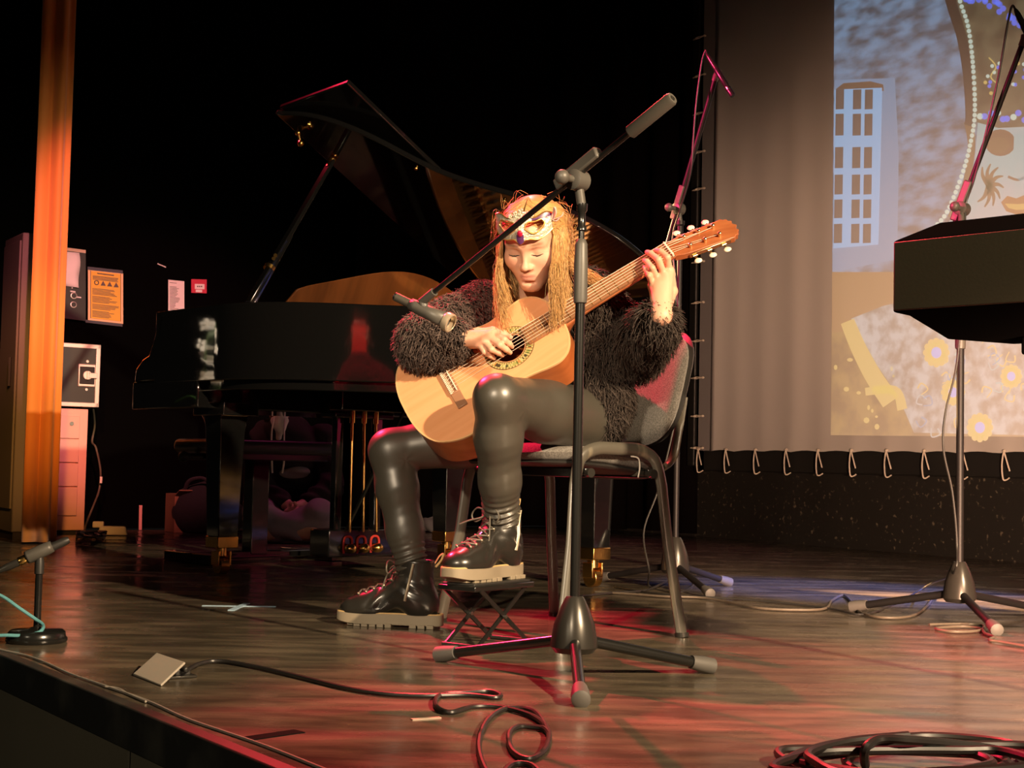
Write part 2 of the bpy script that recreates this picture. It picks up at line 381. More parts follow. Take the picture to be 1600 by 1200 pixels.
for (xa, xb) in ((1306, 1319), (1333, 1346), (1351.5, 1364)):
    for (ya, yb) in ((140, 171), (178, 212), (230, 263), (273, 304), (312, 341), (350, 380)):
        sh = -(ya-140)*.014
        poly(2, [(xa+sh, ya), (xb+sh, ya-.5), (xb+sh-.5, yb-.5), (xa+sh-.5, yb)], 4)
rs = random.Random(5)
poly(5, [(1500, -160), (1790, -160), (1790, 190), (1560, 200), (1522, 190), (1519, 120), (1508, 50), (1494, 0)], 2)
poly(8, [(1528, 188), (1560, 192), (1620, 188), (1790, 200), (1790, 470), (1480, 440), (1480, 350), (1518, 300), (1524, 240)], 1)
strip(4, [(1470, -60), (1488, 10), (1503, 60), (1512, 120), (1515, 180), (1512, 196)], (18, 12), 3)
strip(17, [(1513, 190), (1518, 230), (1508, 290), (1484, 340)], (14, 8), 2)
arc = catmull([V3(1492, -40, 0), V3(1500, 2, 0), V3(1511, 35, 0), V3(1517, 70, 0), V3(1521, 115, 0), V3(1523, 158, 0), V3(1522, 190, 0), V3(1517, 220, 0), V3(1509, 254, 0), V3(1495, 295, 0), V3(1479, 332, 0), V3(1462, 353, 0), V3(1440, 372, 0)], 30)
acc = 0
for a, b in zip(arc[:-1], arc[1:]):
    acc += np.linalg.norm(b-a)
    if acc > 7.6: acc = 0; disc(6, b[0], b[1], 3.4, 3.6, 5, 10)
for k in range(26):
    a = k/25; disc(7, 1508+a*110+rs.uniform(-4, 4), -4+a*a*66+rs.uniform(-6, 6), 4.6, 4.8, 4, 9)
for k in range(13): disc(7 if k % 3 else 6, 1530+k*9+rs.uniform(-2, 2), 182+rs.uniform(-6, 6), 5, 5, 5, 9)
for k in range(22): disc(rs.choice([6, 7, 7, 13]), 1545+rs.uniform(-8, 70), 105+rs.uniform(-28, 42), 3, 3, 4, 8)
strip(13, [(1545, 90), (1556, 104), (1548, 120), (1560, 132)], (2, 2), 4)
disc(9, 1563, 223, 24, 21, 3, 20); disc(17, 1560, 227, 17, 13, 4, 18)
poly(8, [(1585, 200), (1605, 205), (1612, 270), (1598, 285), (1582, 275)], 4)
for k in range(9):
    a = -2.3+k*.55; strip(17, [(1545, 290), (1545+14*math.cos(a), 290+20*math.sin(a)), (1545+24*math.cos(a+.3), 290+34*math.sin(a+.2))], (9, 2), 3)
poly(16, [(1564, 316), (1574, 306), (1588, 310), (1600, 305), (1615, 312), (1612, 334), (1590, 336), (1572, 330)], 3)
poly(10, [(1570, 318), (1590, 319), (1612, 317), (1608, 327), (1588, 328), (1576, 325)], 4)
strip(9, [(1575, 276), (1590, 281), (1603, 276)], (4, 4), 4)
poly(12, [(1330, 498), (1380, 478), (1450, 462), (1560, 455), (1790, 460), (1790, 684), (1428, 676), (1404, 620), (1370, 570)], 2)
strip(13, [(1324, 502), (1342, 545), (1366, 590), (1392, 628)], (22, 30), 3)
strip(13, [(1352, 612), (1398, 610), (1410, 640)], (12, 16), 3)
for (x, y, r_) in ((1463, 551, 22), (1489, 613, 20), (1531, 668, 22), (1580, 588, 18)):
    for k in range(12):
        a = 2*math.pi*k/12; disc(13, x+r_*.72*math.cos(a), y+r_*.8*math.sin(a), r_*.24, r_*.26, 4, 10)
    disc(13, x, y, r_*.62, r_*.68, 4, 16); disc(14, x, y, r_*.36, r_*.4, 5, 14)
for k in range(34):
    x, y = rs.uniform(1400, 1640), rs.uniform(500, 670); a = rs.uniform(0, 6)
    strip(rs.choice([3, 13, 8]), [(x, y), (x+10*math.cos(a), y+10*math.sin(a)), (x+16*math.cos(a+1), y+16*math.sin(a+1)), (x+10*math.cos(a+2), y+12*math.sin(a+2))], (2.6, 1.6), 3)
for k in range(14): disc(13, rs.uniform(1304, 1400), rs.uniform(560, 672), rs.uniform(2, 5), rs.uniform(2, 5), 2, 8)
PI.build('projected_picture', PM, t, smooth=False)
reparent(t)
# ------------------------------------------------------------------ shared object materials
m_gloss = mat('piano_black_lacquer', (.006, .006, .006), .05, spec=1.0, coat=.8, roughvar=(3, .035, .075))
m_brass = mat('brass', (.85, .52, .16), .22, 1.0)
m_plate = mat('bronze_plate', (.62, .30, .09), .35, .7)
m_string = mat('copper_string', (.85, .48, .18), .3, 1.0)
m_sound = mat('spruce_soundboard_piano', (.55, .26, .08), .5, bump=(30, .1, .002))
m_desk = mat('brown_gloss', (.13, .045, .014), .12, coat=.5, var=(2.2, (.07, .025, .009), .4, .7, (1, 6, 1)))  # music desk: brown gloss with stretched darker streaks
m_ivory = mat('ivory_key', (.8, .78, .7), .25); m_ebony = mat('ebony_key', (.01, .01, .01), .25)
m_pad = mat('bench_leather', (.05, .05, .052), .3, bump=(60, .1, .001))
m_blackm = mat('black_metal', (.010, .010, .009), .22, .0, spec=.7)
m_blackp = mat('black_plastic', (.022, .021, .019), .45, bump=(80, .05, .001))
m_grip = mat('grey_rubber_grip', (.075, .070, .060), .45)
m_rub = mat('grey_rubber_foot', (.085, .08, .072), .6, bump=(60, .1, .001))
m_steel = mat('steel', (.6, .58, .55), .25, 1.0); m_gunm = mat('gunmetal', (.045, .042, .036), .28, .5)

# ------------------------------------------------------------------ grand piano
PA = math.radians(-47); PLv = V3(math.cos(PA), math.sin(PA), 0); PTv = V3(math.sin(PA), -math.cos(PA), 0)
PO = G(345, 897)-.28*PLv-1.3*PTv; PO[2] = 0
def PP(l, t, z=0.0): return PO+l*PLv+t*PTv+V3(0, 0, z)
RP = np.stack([PLv, -PTv, V3(0, 0, 1)], 1)
piano = thing('grand_piano', 'black lacquered grand piano with its lid propped open behind the guitarist', 'piano', PO, PA)
OUT = [(.0, 0), (.5, 0), (1.0, 0), (1.45, 0), (1.58, .02), (1.69, .09), (1.75, .22), (1.755, .36), (1.72, .50), (1.63, .63), (1.50, .73), (1.35, .81),
       (1.20, .89), (1.06, .98), (.95, 1.09), (.86, 1.22), (.77, 1.33), (.66, 1.41), (.53, 1.455), (.40, 1.46), (.2, 1.46), (.0, 1.46)]
def smooth_outline(P, n=4):
    Q = catmull([V3(*p, 0) for p in P[1:]], n); return [P[0]]+[(q[0], q[1]) for q in Q]
OUT = [(l if l < .9 else .9+(l-.9)*.76, t_) for l, t_ in OUT]
outl = smooth_outline(OUT)
def inset(poly, d):
    n = len(poly); out = []; A = sum(poly[i][0]*poly[(i+1) % n][1]-poly[(i+1) % n][0]*poly[i][1] for i in range(n)); sg = 1 if A > 0 else -1
    for i in range(n):
        a, b, c = np.array(poly[i-1]), np.array(poly[i]), np.array(poly[(i+1) % n])
        n1 = nrm([-(b-a)[1], (b-a)[0]]); n2 = nrm([-(c-b)[1], (c-b)[0]]); m = nrm(n1+n2)
        out.append(tuple(b+sg*d*m/max(.5, float(np.dot(m, n1)))))
    return out
rim_o = [p for p in outl]; rim_i = inset(rim_o, .045)
mb = MB(); mb.band(rim_o, rim_i, PP, .735, 1.02)
mb.prism(inset(rim_o, .03), PP, .70, .745)          # bottom boards
case = mb.build('case', m_gloss, piano, bevel=.006)
# front arms and key slip: drop the case at the keyboard end (cheeks) and keybed
mb = MB()
for t_ in (.04, 1.42):
    mb = MB()
    pr = [(-.16, .745), (-.15, .80), (-.10, .835), (-.05, .85), (-.02, .90), (.02, .985), (.06, 1.018), (.02, .745)]
    mb.prism(pr, lambda x, y, h, t_=t_: PP(x, t_+h, y), -.04, .04); mb.build('cheek', m_gloss, piano, bevel=.008)
mb = MB(); mb.box(PP(.08, .73, .69), (.50, 1.46, .11), RP); mb.build('keybed', m_gloss, piano, bevel=.006)
mb = MB(); mb.box(PP(-.145, .73, .765), (.03, 1.38, .05), RP); mb.build('key_slip', m_gloss, piano, bevel=.004)
mb = MB(); mb.box(PP(.04, .73, .93), (.02, 1.36, .17), RP); mb.build('fallboard', m_gloss, piano, bevel=.004)
mb = MB()
for k in range(52): mb.box(PP(-.055, .06+1.34*(k+.5)/52, .775), (.15, 1.34/52-.0015, .022), RP)
mb.cur = 1
for k in range(51):
    if k % 7 not in (1, 4): mb.box(PP(-.03, .06+1.34*(k+1)/52, .79), (.095, .011, .018), RP)
mb.build('keyboard', [m_ivory, m_ebony], piano, smooth=False)
inn = [p for p in rim_i if p[0] > .345]
inn = [(.32, .045)]+[p for p in inn]+[(.32, 1.415)]
mb = MB(); mb.prism(inn, PP, .885, .892); mb.build('soundboard', m_sound, piano, smooth=False)
mb = MB()
mb.box(PP(.42, .73, .955), (.20, 1.34, .02), RP)
for (la, ta, lb, tb) in ((.4, .10, 1.42, .12), (.4, .42, 1.38, .50), (.4, .70, 1.16, .74), (.4, .95, .98, .98), (.4, 1.2, .72, 1.24)):
    mb.bar(PP(la, ta, .965), PP(lb, tb, .965), .022, .03)
hp = inset(inn, .012); mb.band(hp, inset(inn, .085), PP, .935, .95)
mb.build('iron_plate', m_plate, piano, bevel=.003)
mb = MB()
def inner_l(t):                                     # how far back the rim lies at lateral position t
    return max([p[0] for p in rim_i if abs(p[1]-t) < .06] or [1.0])
for k in range(74):
    t0_ = .10+1.26*k/73; t1_ = t0_+.05 if k > 20 else t0_+.22
    l1 = inner_l(min(t1_, 1.36))-.07
    z = .968 if k > 20 else .985
    mb.tube([PP(.45, t0_, z), PP(max(l1, .55), t1_, z)], .0022 if k > 20 else .0034, 5)
tag(mb.build('strings', m_string, piano), kind='stuff')
mb = MB()
for k in range(20):
    t0_ = .5+.7*k/19; mb.box(PP(.62, t0_+.03, .985), (.05, .012, .03), RP)
mb.build('dampers', m_blackp, piano, smooth=False)
# lid, hinged on the far straight side
LA = math.radians(30); LH = .50
def LP(l, t, h=0.0): return PP(l, t*math.cos(LA)-h*math.sin(LA)-.01, 1.035+t*math.sin(LA)+h*math.cos(LA))
lo = [(LH, -.01)]+[p for p in outl if p[0] > LH+.02]+[(LH, 1.47)]
mb = MB(); mb.prism(lo, LP, 0, .022); mb.build('lid', m_gloss, piano, bevel=.005)
mb = MB(); fa = math.radians(6)
mb.prism([(0, 0), (.40, 0), (.40, 1.46), (0, 1.47)], lambda x, y, h: LP(LH+.005+x*math.cos(fa), y, .026+x*math.sin(fa)+h), 0, .02)
mb.build('front_lid_flap', m_gloss, piano, bevel=.005)
for t_ in (.15, .7, 1.3):
    mb = MB(); mb.cyl(LP(LH+.002, t_, .024), LP(LH+.002, t_+.1, .024), .007); mb.build('lid_hinge', m_brass, piano)
for (l_, t_) in ((1.18, .80), (.62, 1.38), (.92, 1.05), (1.38, .6)): mb = MB(); mb.ell(LP(l_, t_, -.004), .008, su=8, sv=6); mb.build('lid_buffer', m_brass, piano)
lidn = np.cross(PLv, PTv*math.cos(LA)+V3(0, 0, math.sin(LA))); ptop = PL(521, 247, LP(.6, .6), lidn); pbot = PP(.60, 1.415, 1.02)
mb = MB(); dd = nrm(ptop-pbot)
mb.bar(pbot, ptop-dd*.01, .030, .016); mb.bar(pbot+V3(.02, 0, 0), pbot+(ptop-pbot)*.45+V3(.012, 0, 0), .012, .012)
prop = mb.build('lid_prop', m_gloss, piano, bevel=.003)
mb = MB(); mb.ell(ptop-dd*.01, .016, su=12, sv=8); mb.cyl(ptop-dd*.05, ptop-dd*.02, .011)
mb.cyl(pbot+dd*.16, pbot+dd*.175, .022); mb.cyl(pbot+dd*.21-V3(0, .012, 0), pbot+dd*.21-V3(0, .02, 0), .007); mb.cyl(pbot+dd*.225-V3(0, .012, 0), pbot+dd*.225-V3(0, .02, 0), .007)
mb.build('prop_fitting', m_brass, prop)
q = LP(LH+.03, 1.36, -.012); mb = MB(); mb.ell(q, .012, su=10, sv=6); mb.cyl(q, q-V3(-.01, 0, .035), .006); mb.ell(q-V3(-.012, 0, .04), .013, su=10, sv=6)
mb.build('lid_catch', m_brass, piano)
# raised music desk seen from behind
mb = MB(); prof = []
for k in range(25):
    x = k/24; prof.append((.24+.94*x,   .02+.160*(math.sin(math.pi*min(max(x, .0), 1))**.35)*(1-.10*math.cos(math.pi*2*x))+.02*math.sin(6*x)))
dk = [(.24, .0)]+prof+[(1.18, .0)]
mb.prism(dk, lambda x, y, h: PP(.46+.42*y+h, x, 1.03+.93*y), 0, .016); mb.build('music_desk', m_desk, piano, bevel=.004)
# legs with brass ferrules and casters
def piano_leg(l, t, flare):
    mb = MB()
    hw = [(.62, .062), (.55, .055), (.145, .043)]
    mb.box(PP(l, t, .635), (.22, .16, .05), RP)
    vs = []
    for z, w in hw:
        for x, y in ((-1, -1), (1, -1), (1, 1), (-1, 1)): vs.append(PP(l+x*w, t-y*w, z))
    fs = [(3, 2, 1, 0), (8, 9, 10, 11)]
    for j in range(2):
        for k in range(4): fs.append((j*4+k, j*4+(k+1) % 4, (j+1)*4+(k+1) % 4, (j+1)*4+k))
    mb.add(vs, fs)
    br = catmull([V3(flare*.13, .655, 0), V3(flare*.125, .63, 0), V3(flare*.085, .60, 0), V3(flare*.06, .55, 0), V3(flare*.05, .47, 0)], 5)
    mb.prism([(0, .655)]+[(b[0], b[1]) for b in br]+[(0, .45)], lambda x, y, h: PP(l+x, t+h, y), -.05, .05)
    lg = mb.build('leg', m_gloss, piano, bevel=.004)
    mb = MB(); mb.box(PP(l, t, .124), (.092, .092, .045), RP); mb.build('ferrule', m_brass, lg, bevel=.003)
    mb = MB(); mb.cyl(PP(l, t, .105), PP(l, t, .07), .022)
    for s in (-1, 1): mb.box(PP(l+.0, t+s*.026, .062), (.05, .008, .055), RP)
    ax = nrm(PTv+.5*PLv); mb.cyl(PP(l, t, .034)-PTv*.018, PP(l, t, .034)+PTv*.018, .034, seg=24)
    mb.build('caster', m_brass, lg, bevel=.002)
piano_leg(.28, 1.30, -1); piano_leg(.28, .16, -1)
tlp = G(926, 917); rel = tlp-PO; piano_leg(float(rel@PLv), float(rel@PTv), 1)
# pedal lyre
mb = MB(); mb.box(PP(.36, .73, .115), (.13, .34, .11), RP); lyre = mb.build('pedal_lyre', m_gloss, piano, bevel=.005)
mb = MB()
for s in (-.1, .1): mb.box(PP(.37, .73+s, .41), (.035, .035, .50), RP)
mb.box(PP(.37, .73, .635), (.10, .30, .03), RP); mb.build('lyre_post', m_gloss, lyre, bevel=.004)
mb = MB(); mb.bar(PP(.40, .80, .16), PP(.80, .80, .70), .010, .010); mb.build('lyre_brace', m_blackm, lyre)
for k in (-1, 0, 1):
    mb = MB(); mb.cyl(PP(.44, .74+k*.068, .16), PP(.42, .735+k*.06, .60), .0055, seg=10); mb.cyl(PP(.42, .735+k*.06, .60), PP(.42, .735+k*.06, .68), .011, seg=10)
    mb.build('pedal_rod', m_brass, lyre)
    mb = MB(); q = PP(.43, .74+k*.068, .0); mb.tube(catmull([q+PTv*.02+V3(0, 0, .075), q+PTv*.02+V3(0, 0, .13), q+V3(0, 0, .142), q-PTv*.02+V3(0, 0, .13), q-PTv*.02+V3(0, 0, .075)], 5), .005, 6)
    mb.build('pedal_guide', mat('red_felt', (.5, .03, .02), .8), lyre)
    mb = MB(); mb.tube([PP(.26, .74+k*.068, .085), PP(.36, .74+k*.068, .10), PP(.455, .74+k*.068, .10)], [.024, .018, .020], 12, flat=.5)
    mb.ell(PP(.447, .74+k*.068, .095), (.027, .027, .020), su=10, sv=8); mb.build('pedal', m_brass, lyre)
mb = MB()
for l_ in (.62, .90, 1.15): mb.box(PP(l_, .55, .675), (.08, .95 if l_ < .9 else .65, .07), RP)
mb.build('bottom_beam', m_gloss, piano, bevel=.004)
reparent(piano)

# ------------------------------------------------------------------ piano bench
bc = V3((405-800)/2250*6.35, 6.35, 0)
t = thing('piano_bench', 'black padded piano bench on a low bar base under the keyboard', 'bench', bc, PA)
mb = MB(); mb.box(bc+V3(0, 0, .497), (.33, .66, .062), RP); mb.build('seat', m_pad, t, bevel=.028, bseg=5)
mb = MB(); mb.box(bc+V3(0, 0, .455), (.28, .56, .03), RP); mb.build('seat_frame', m_blackm, t, bevel=.004)
mb = MB(); mb.box(bc+V3(0, 0, .24), (.075, .085, .42), RP); mb.build('post', m_gloss, t, bevel=.004)
mb = MB(); mb.box(bc+V3(0, 0, .03), (.07, .66, .03), RP)
for s in (-1, 1): mb.box(bc+PTv*s*.30+V3(0, 0, .022), (.40, .06, .044), RP)
mb.build('base', m_gloss, t, bevel=.004)
mb = MB(); mb.cyl(bc+PTv*.26+V3(0, 0, .45), bc+PTv*.35+V3(0, 0, .45), .014); mb.ell(bc+PTv*.365+V3(0, 0, .45), .024); mb.build('height_knob', m_blackp, t)
reparent(t)

# ------------------------------------------------------------------ guitarist's chair
CB = V3(.823, .567, 0); CW = V3(.567, -.823, 0); CCN = V3(.142, 3.97, 0)
m_fab = mat('grey_chair_fabric', (.20, .185, .165), .9, var=(260, (.10, .092, .08), .38, .62), bump=(300, .5, .002), sheen=.2)
m_tube = mat('chair_tube_paint', (.085, .078, .062), .3, spec=.7, var=(22, (.22, .19, .13), .60, .70, (1, 1, .12)))
m_shell = mat('chair_shell', (.03, .028, .026), .4)
def CP(b, w, z): return CCN+CB*b+CW*w+V3(0, 0, z)
chair = thing('stacking_chair', 'grey fabric stacking chair with dark tube legs under the guitarist', 'chair', CCN, math.atan2(CB[1], CB[0]))
for s in (-1, 1):
    P = [CP(-.205, s*.285, 0), CP(-.16, s*.262, .25), CP(-.145, s*.252, .40), CP(-.125, s*.247, .465), CP(-.075, s*.245, .492), CP(0, s*.245, .494),
         CP(.075, s*.245, .492), CP(.125, s*.247, .465), CP(.145, s*.252, .40), CP(.16, s*.262, .25), CP(.195, s*.285, 0)]
    P = [P[0], P[1]]+catmull(P[2:9], 6)+[P[9], P[10]]
    mb = MB(); mb.tube(P, .017, 12, flat=.62, ref=CB)
    mb.build('leg_frame', m_tube, chair)
    for b in (-.10, .11): mb = MB(); mb.cyl(CP(b, s*.262, .43), CP(b, s*.20, .43), .012); mb.build('frame_bolt', m_gunm, chair)
    for b in (-.205, .195): mb = MB(); mb.cyl(CP(b, s*.2855, .0), CP(b, s*.284, .012), .019); mb.build('foot_cap', m_gunm, chair)
for b in (-.10, .11): mb = MB(); mb.box(CP(b, 0, .43), (.02, .50, .025), np.stack([CB, -CW, V3(0, 0, 1)], 1)); mb.build('cross_bar', m_blackm, chair, bevel=.003)
def pad(fr, w, d, th, nw=14, nd=12, p=3.6):              # superellipse cushion; fr(x, y, h)
    top, bot = [], []
    mb = MB(); rings = []
    for k in range(40):
        a = 2*math.pi*k/40; c, s_ = math.cos(a), math.sin(a)
        rings.append((math.copysign(abs(c)**(2/p), c)*w/2, math.copysign(abs(s_)**(2/p), s_)*d/2))
    prof = [(0, 1.0), (.35, .98), (.65, .92), (.85, .78), (.95, .5), (1.0, .0), (.97, -.6), (.9, -.9), (.5, -1), (0, -1)]
    vs, fs = [], []
    for (k, h) in prof:
        for (x, y) in rings: vs.append(fr(x*max(k, .002), y*max(k, .002), h*th/2))
    n = 40
    for j in range(len(prof)-1):
        for i in range(n): fs.append((j*n+i, j*n+(i+1) % n, (j+1)*n+(i+1) % n, (j+1)*n+i))
    return mb.add(vs, fs)
mb = pad(lambda x, y, h: CP(x*1.0-.015, y, .478+h-.35*x*x-.018*(x/.22)), .46, .45, .05)
mb.build('seat', m_fab, chair, angle=60)
mb = pad(lambda x, y, h: CP(x-.015, y, .448+h-.25*x*x-.018*(x/.22)), .44, .44, .022); mb.build('seat_shell', m_shell, chair, angle=60)
def backf(x, y, h): return CP(.235+.26*y+h*-.97+.35*x*x*-.55, x, .665+.95*y-h*.2)
mb = pad(lambda x, y, h: backf(x, y, h), .475, .345, .042); bk = mb.build('backrest', m_fab, chair, angle=60)
mb = pad(lambda x, y, h: backf(x, y, h-.018), .485, .355, .030); mb.build('backrest_shell', m_shell, chair, angle=60)
for s in (-1, 1):
    mb = MB(); mb.tube(catmull([CP(.09, s*.20, .43), CP(.17, s*.20, .437), CP(.225, s*.20, .47), CP(.245, s*.20, .54), CP(.268, s*.195, .64)], 7), .016, 10, flat=.5, ref=CW)
    mb.build('back_bracket', m_tube, chair)
mb = MB(); mb.tube(catmull([CP(.03, .262, .475), CP(.05, .268, .47), CP(.055, .268, .445), CP(.05, .268, .42)], 5), .002, 6); mb.build('loose_thread', mat('white_thread', (.7, .66, .58), .8), chair)
reparent(chair)

# ------------------------------------------------------------------ folding footstool
FA = nrm(V3(-.58, -.81, 0)); FW = V3(-FA[1], FA[0], 0); FC = V3(-.052, 3.605, 0)
def FP(a, w, z): return FC+FA*a+FW*w+V3(0, 0, z)
RF = np.stack([FA, FW, V3(0, 0, 1)], 1)
stool = thing('guitar_footstool', 'small black folding footstool under the raised boot', 'footstool', FC, math.atan2(FA[1], FA[0]))
mb = MB(); mb.box(FP(0, 0, .146), (.25, .115, .014), RF); mb.build('top_plate', m_blackm, stool, bevel=.003)
mb = MB(); mb.box(FP(0, 0, .155), (.235, .10, .006), RF); mb.build('rubber_mat', m_blackp, stool, bevel=.002)
for s in (-1, 1):
    for k in (-1, 1):
        mb = MB(); w = s*(.056 if k > 0 else .049)
        mb.bar(FP(-.10*k, w, .005), FP(.10*k, w, .142), .011, .004, up=FW); mb.build('leg', m_blackm, stool)
    mb = MB(); mb.cyl(FP(0, s*.044, .073), FP(0, s*.062, .073), .005, seg=12)
    mb.build('pivot', m_steel, stool)
for a in (-.10, .10): mb = MB(); mb.cyl(FP(a, -.056, .006), FP(a, .056, .006), .006, seg=10); mb.build('foot_bar', m_gunm, stool)
reparent(stool)

# ------------------------------------------------------------------ microphone stands
def mic_stand(name, label, base, feet, ztop, boomA, boomB, hub=.05, hubh=.12, zlow=.72, m_pole=None, r1=.0105, r2=.0065, weight=True, cl=None):
    """base on the floor, feet = three leg ends, boomA (lower end) to boomB (upper end), clamp at the top of the pole"""
    m_pole = m_pole or m_blackm
    b = np.asarray(base, float); t = thing(name, label, 'microphone stand', b)
    z0 = .070
    mb = MB(); mb.lathe(b+V3(0, 0, z0), (0, 0, 1), [(.018, -.015), (hub*.8, -.012), (hub, 0), (hub*.98, .012), (hub*.86, hubh*.45), (hub*.62, hubh*.75), (hub*.42, hubh*.95), (hub*.34, hubh), (.012, hubh)], 28)
    mb.build('base_hub', m_gunm, t)
    for f in feet:
        f = np.asarray(f, float); d = nrm(V3(f[0]-b[0], f[1]-b[1], 0)); a = b+d*hub*.6+V3(0, 0, z0+.012); e = f+V3(0, 0, .017)
        mb = MB(); mb.cyl(a, e-nrm(e-a)*.02, .0120, seg=12); lg = mb.build('leg', m_pole, t)
        dz = nrm(e-a); mb = MB(); mb.tube([e-dz*.045, e-dz*.01, e+dz*.012, e+dz*.016], [.015, .0185, .0185, .012], 14); mb.build('rubber_foot', m_rub, lg)
    top = b+V3(0, 0, ztop)
    mb = MB(); mb.cyl(b+V3(0, 0, z0+.02), b+V3(0, 0, zlow), r1, seg=16); mb.build('lower_pole', m_pole, t)
    mb = MB(); mb.lathe(b+V3(0, 0, zlow-.10), (0, 0, 1), [(r1, -.002), (r1*1.32, 0), (r1*1.42, .01), (r1*1.42, .08), (r1*1.25, .125), (r1*.9, .135), (r2, .137)], 18); mb.build('clutch', m_grip, t)
    mb = MB(); mb.cyl(b+V3(0, 0, zlow), top-V3(0, 0, .03), r2, seg=14); mb.lathe(top-V3(0, 0, .085), (0, 0, 1), [(r2, 0), (r2*1.7, .002), (r2*1.7, .008), (r2*1.25, .012), (r2*1.25, .04), (r2*1.8, .045), (r2*1.8, .06)], 14)
    mb.build('upper_pole', m_pole, t)
    A = np.asarray(boomA, float); B = np.asarray(boomB, float); d = nrm(B-A); c = A+d*np.dot(top+V3(0, 0, .03)-A, d)
    side = nrm(np.cross(d, V3(0, 0, 1)))
    mb = MB(); mb.tube([c-side*.020-V3(0, 0, .012), c-side*.017-V3(0, 0, .012), c+side*.017-V3(0, 0, .012), c+side*.020-V3(0, 0, .012)], [.016, .022, .022, .016], 20)
    mb.cyl(top-V3(0, 0, .035), c-V3(0, 0, .01), .010); mb.tube([c+side*.02-V3(0, 0, .012), c+side*.045-V3(0, 0, .012)], [.008, .008], 10)
    mb.ell(c+side*.05-V3(0, 0, .012), (.016, .016, .016), su=12, sv=8); mb.build('boom_joint', m_grip, t)
    Rb = basis(d, side)
    mb = MB(); mb.box(c+V3(0, 0, .012)-d*.0, (.024, .026, .13), Rb); mb.build('boom_clamp', m_grip, t, bevel=.004)
    mb = MB(); mb.cyl(A, B, r2*1.0, seg=14); mb.build('boom', m_pole, t)
    if weight:
        mb = MB(); mb.tube([B-d*.125, B-d*.12, B-d*.005, B], [r2*1.3, .0145, .0145, .012], 18); mb.build('counterweight', m_grip, t)
    return t, c, d
m_matte = mat('matte_black_pole', (.009, .008, .008), .5, spec=.3)
# front stand
b1 = V3(.141, 3.04, 0)
top1 = float(W(914, 300, 3.04)[2])
A1, B1 = W(664, 468, 3.36), W(1051, 153, 2.86)
s1, c1, d1 = mic_stand('microphone_stand', 'black boom microphone stand in front of the guitarist, boom reaching down to the guitar', b1,
                       [G(690, 1034), G(1106, 1052), G(907, 1104)], top1, A1, B1, .050, .105, float(W(907, 400, 3.04)[2]))
# microphone and clip at its lower boom end
m_mic = mat('mic_body_champagne', (.16, .145, .115), .3, .6); m_mring = mat('mic_ring', (.75, .62, .45), .3, .6)
mA, mB_ = W(619, 464, 3.40), W(704, 505, 3.34); dm = nrm(mB_-mA)
mb = MB(); mb.cyl(A1-d1*.012, A1+d1*.035, .0095); mb.tube([A1-d1*.01, mA*.45+mB_*.55], [.010, .012], 12)
cc_ = mA*.40+mB_*.60
mb.tube([mA+dm*.045, mA+dm*.06, cc_, mB_-dm*.012], [.0135, .0145, .0155, .0185], 18, cap=False)
cl = mb.build('microphone_clip', m_grip, s1, solidify=.002)
mb = MB(); mb.tube([mB_-dm*.016, mB_-dm*.012, mB_, mB_+dm*.002], [.0185, .0215, .0215, .0185], 22, cap=False); mb.build('clip_rim', m_mring, cl, solidify=.003)
reparent(s1)
cl_mat = s1.matrix_basis.copy()
mic1 = thing('microphone', 'slim condenser microphone clipped to the front boom above the strumming sleeve', 'microphone', mA)
mb = MB(); mb.lathe(mA, dm, [(.0088, 0), (.0108, .002), (.0108, .05), (.0104, .09), (.0104, .125), (.009, .127)], 20); mb.build('body', m_mic, mic1)
mb = MB(); mb.lathe(mA-dm*.004, dm, [(.009, 0), (.0105, .001), (.0105, .006), (.009, .007)], 20); mb.build('connector_ring', m_steel, mic1)
mb = MB(); Rm = basis(dm)
for k in range(3):
    mb = MB(); a = 2*math.pi*k/3; mb.cyl(mA-dm*.008+Rm@V3(.0045*math.cos(a), .0045*math.sin(a), 0), mA+Rm@V3(.0045*math.cos(a), .0045*math.sin(a), 0), .0012, seg=8); mb.build('connector_pin', m_brass, mic1)
reparent(mic1)
# rear stand and right stand with their slim microphones
m_mdark = mat('mic_dark', (.03, .028, .03), .3, .5)
def pencil_mic(label, pa, pb, cable_pts, cr=.0035):
    d = nrm(pb-pa); L_ = float(np.linalg.norm(pb-pa))
    t = thing('microphone', label, 'microphone', pa)
    mb = MB(); mb.lathe(pa+d*L_*.36, d, [(.009, 0), (.0105, .003), (.0105, L_*.40), (.0085, L_*.42), (.0085, L_*.46), (.0105, L_*.48), (.0105, L_*.60), (.0095, L_*.64)], 18); mb.build('body', m_mdark, t)
    mb = MB(); mb.lathe(pa+d*L_*.80, d, [(.0108, 0), (.0112, .002), (.0112, .012), (.0108, .014)], 18); mb.build('capsule_ring', m_steel, t)
    mb = MB(); mb.lathe(pa, d, [(.004, 0), (.006, .006), (.0085, .02), (.0095, L_*.3), (.009, L_*.36)], 16); mb.build('cable_plug', m_gunm, t)
    mb = MB(); mb.tube(catmull(cable_pts, 10), cr, 8); mb.build('cable', m_blackp, t)
    reparent(t); return t
b2 = V3(.618, 5.36, 0); top2 = float(W(1061, 335, 5.36)[2])
A2, B2 = W(1040, 392, 5.42), W(1119, 118, 5.22)
s2, c2, d2 = mic_stand('microphone_stand', 'black tripod microphone stand behind the chair, its boom raised high beside the screen', b2,
                       [G(1137, 916), G(1108, 934), G(938, 909)], top2, A2, B2, .055, .12, .85, weight=False, r1=.011, r2=.0095, m_pole=m_matte)
q = W(1124, 112, 5.20)
mb = MB(); mb.tube([B2-d2*.02, B2, q], [.012, .012, .014], 12); mb.build('microphone_clip', m_grip, s2); reparent(s2)
ca = W(1104, 84, 5.2)
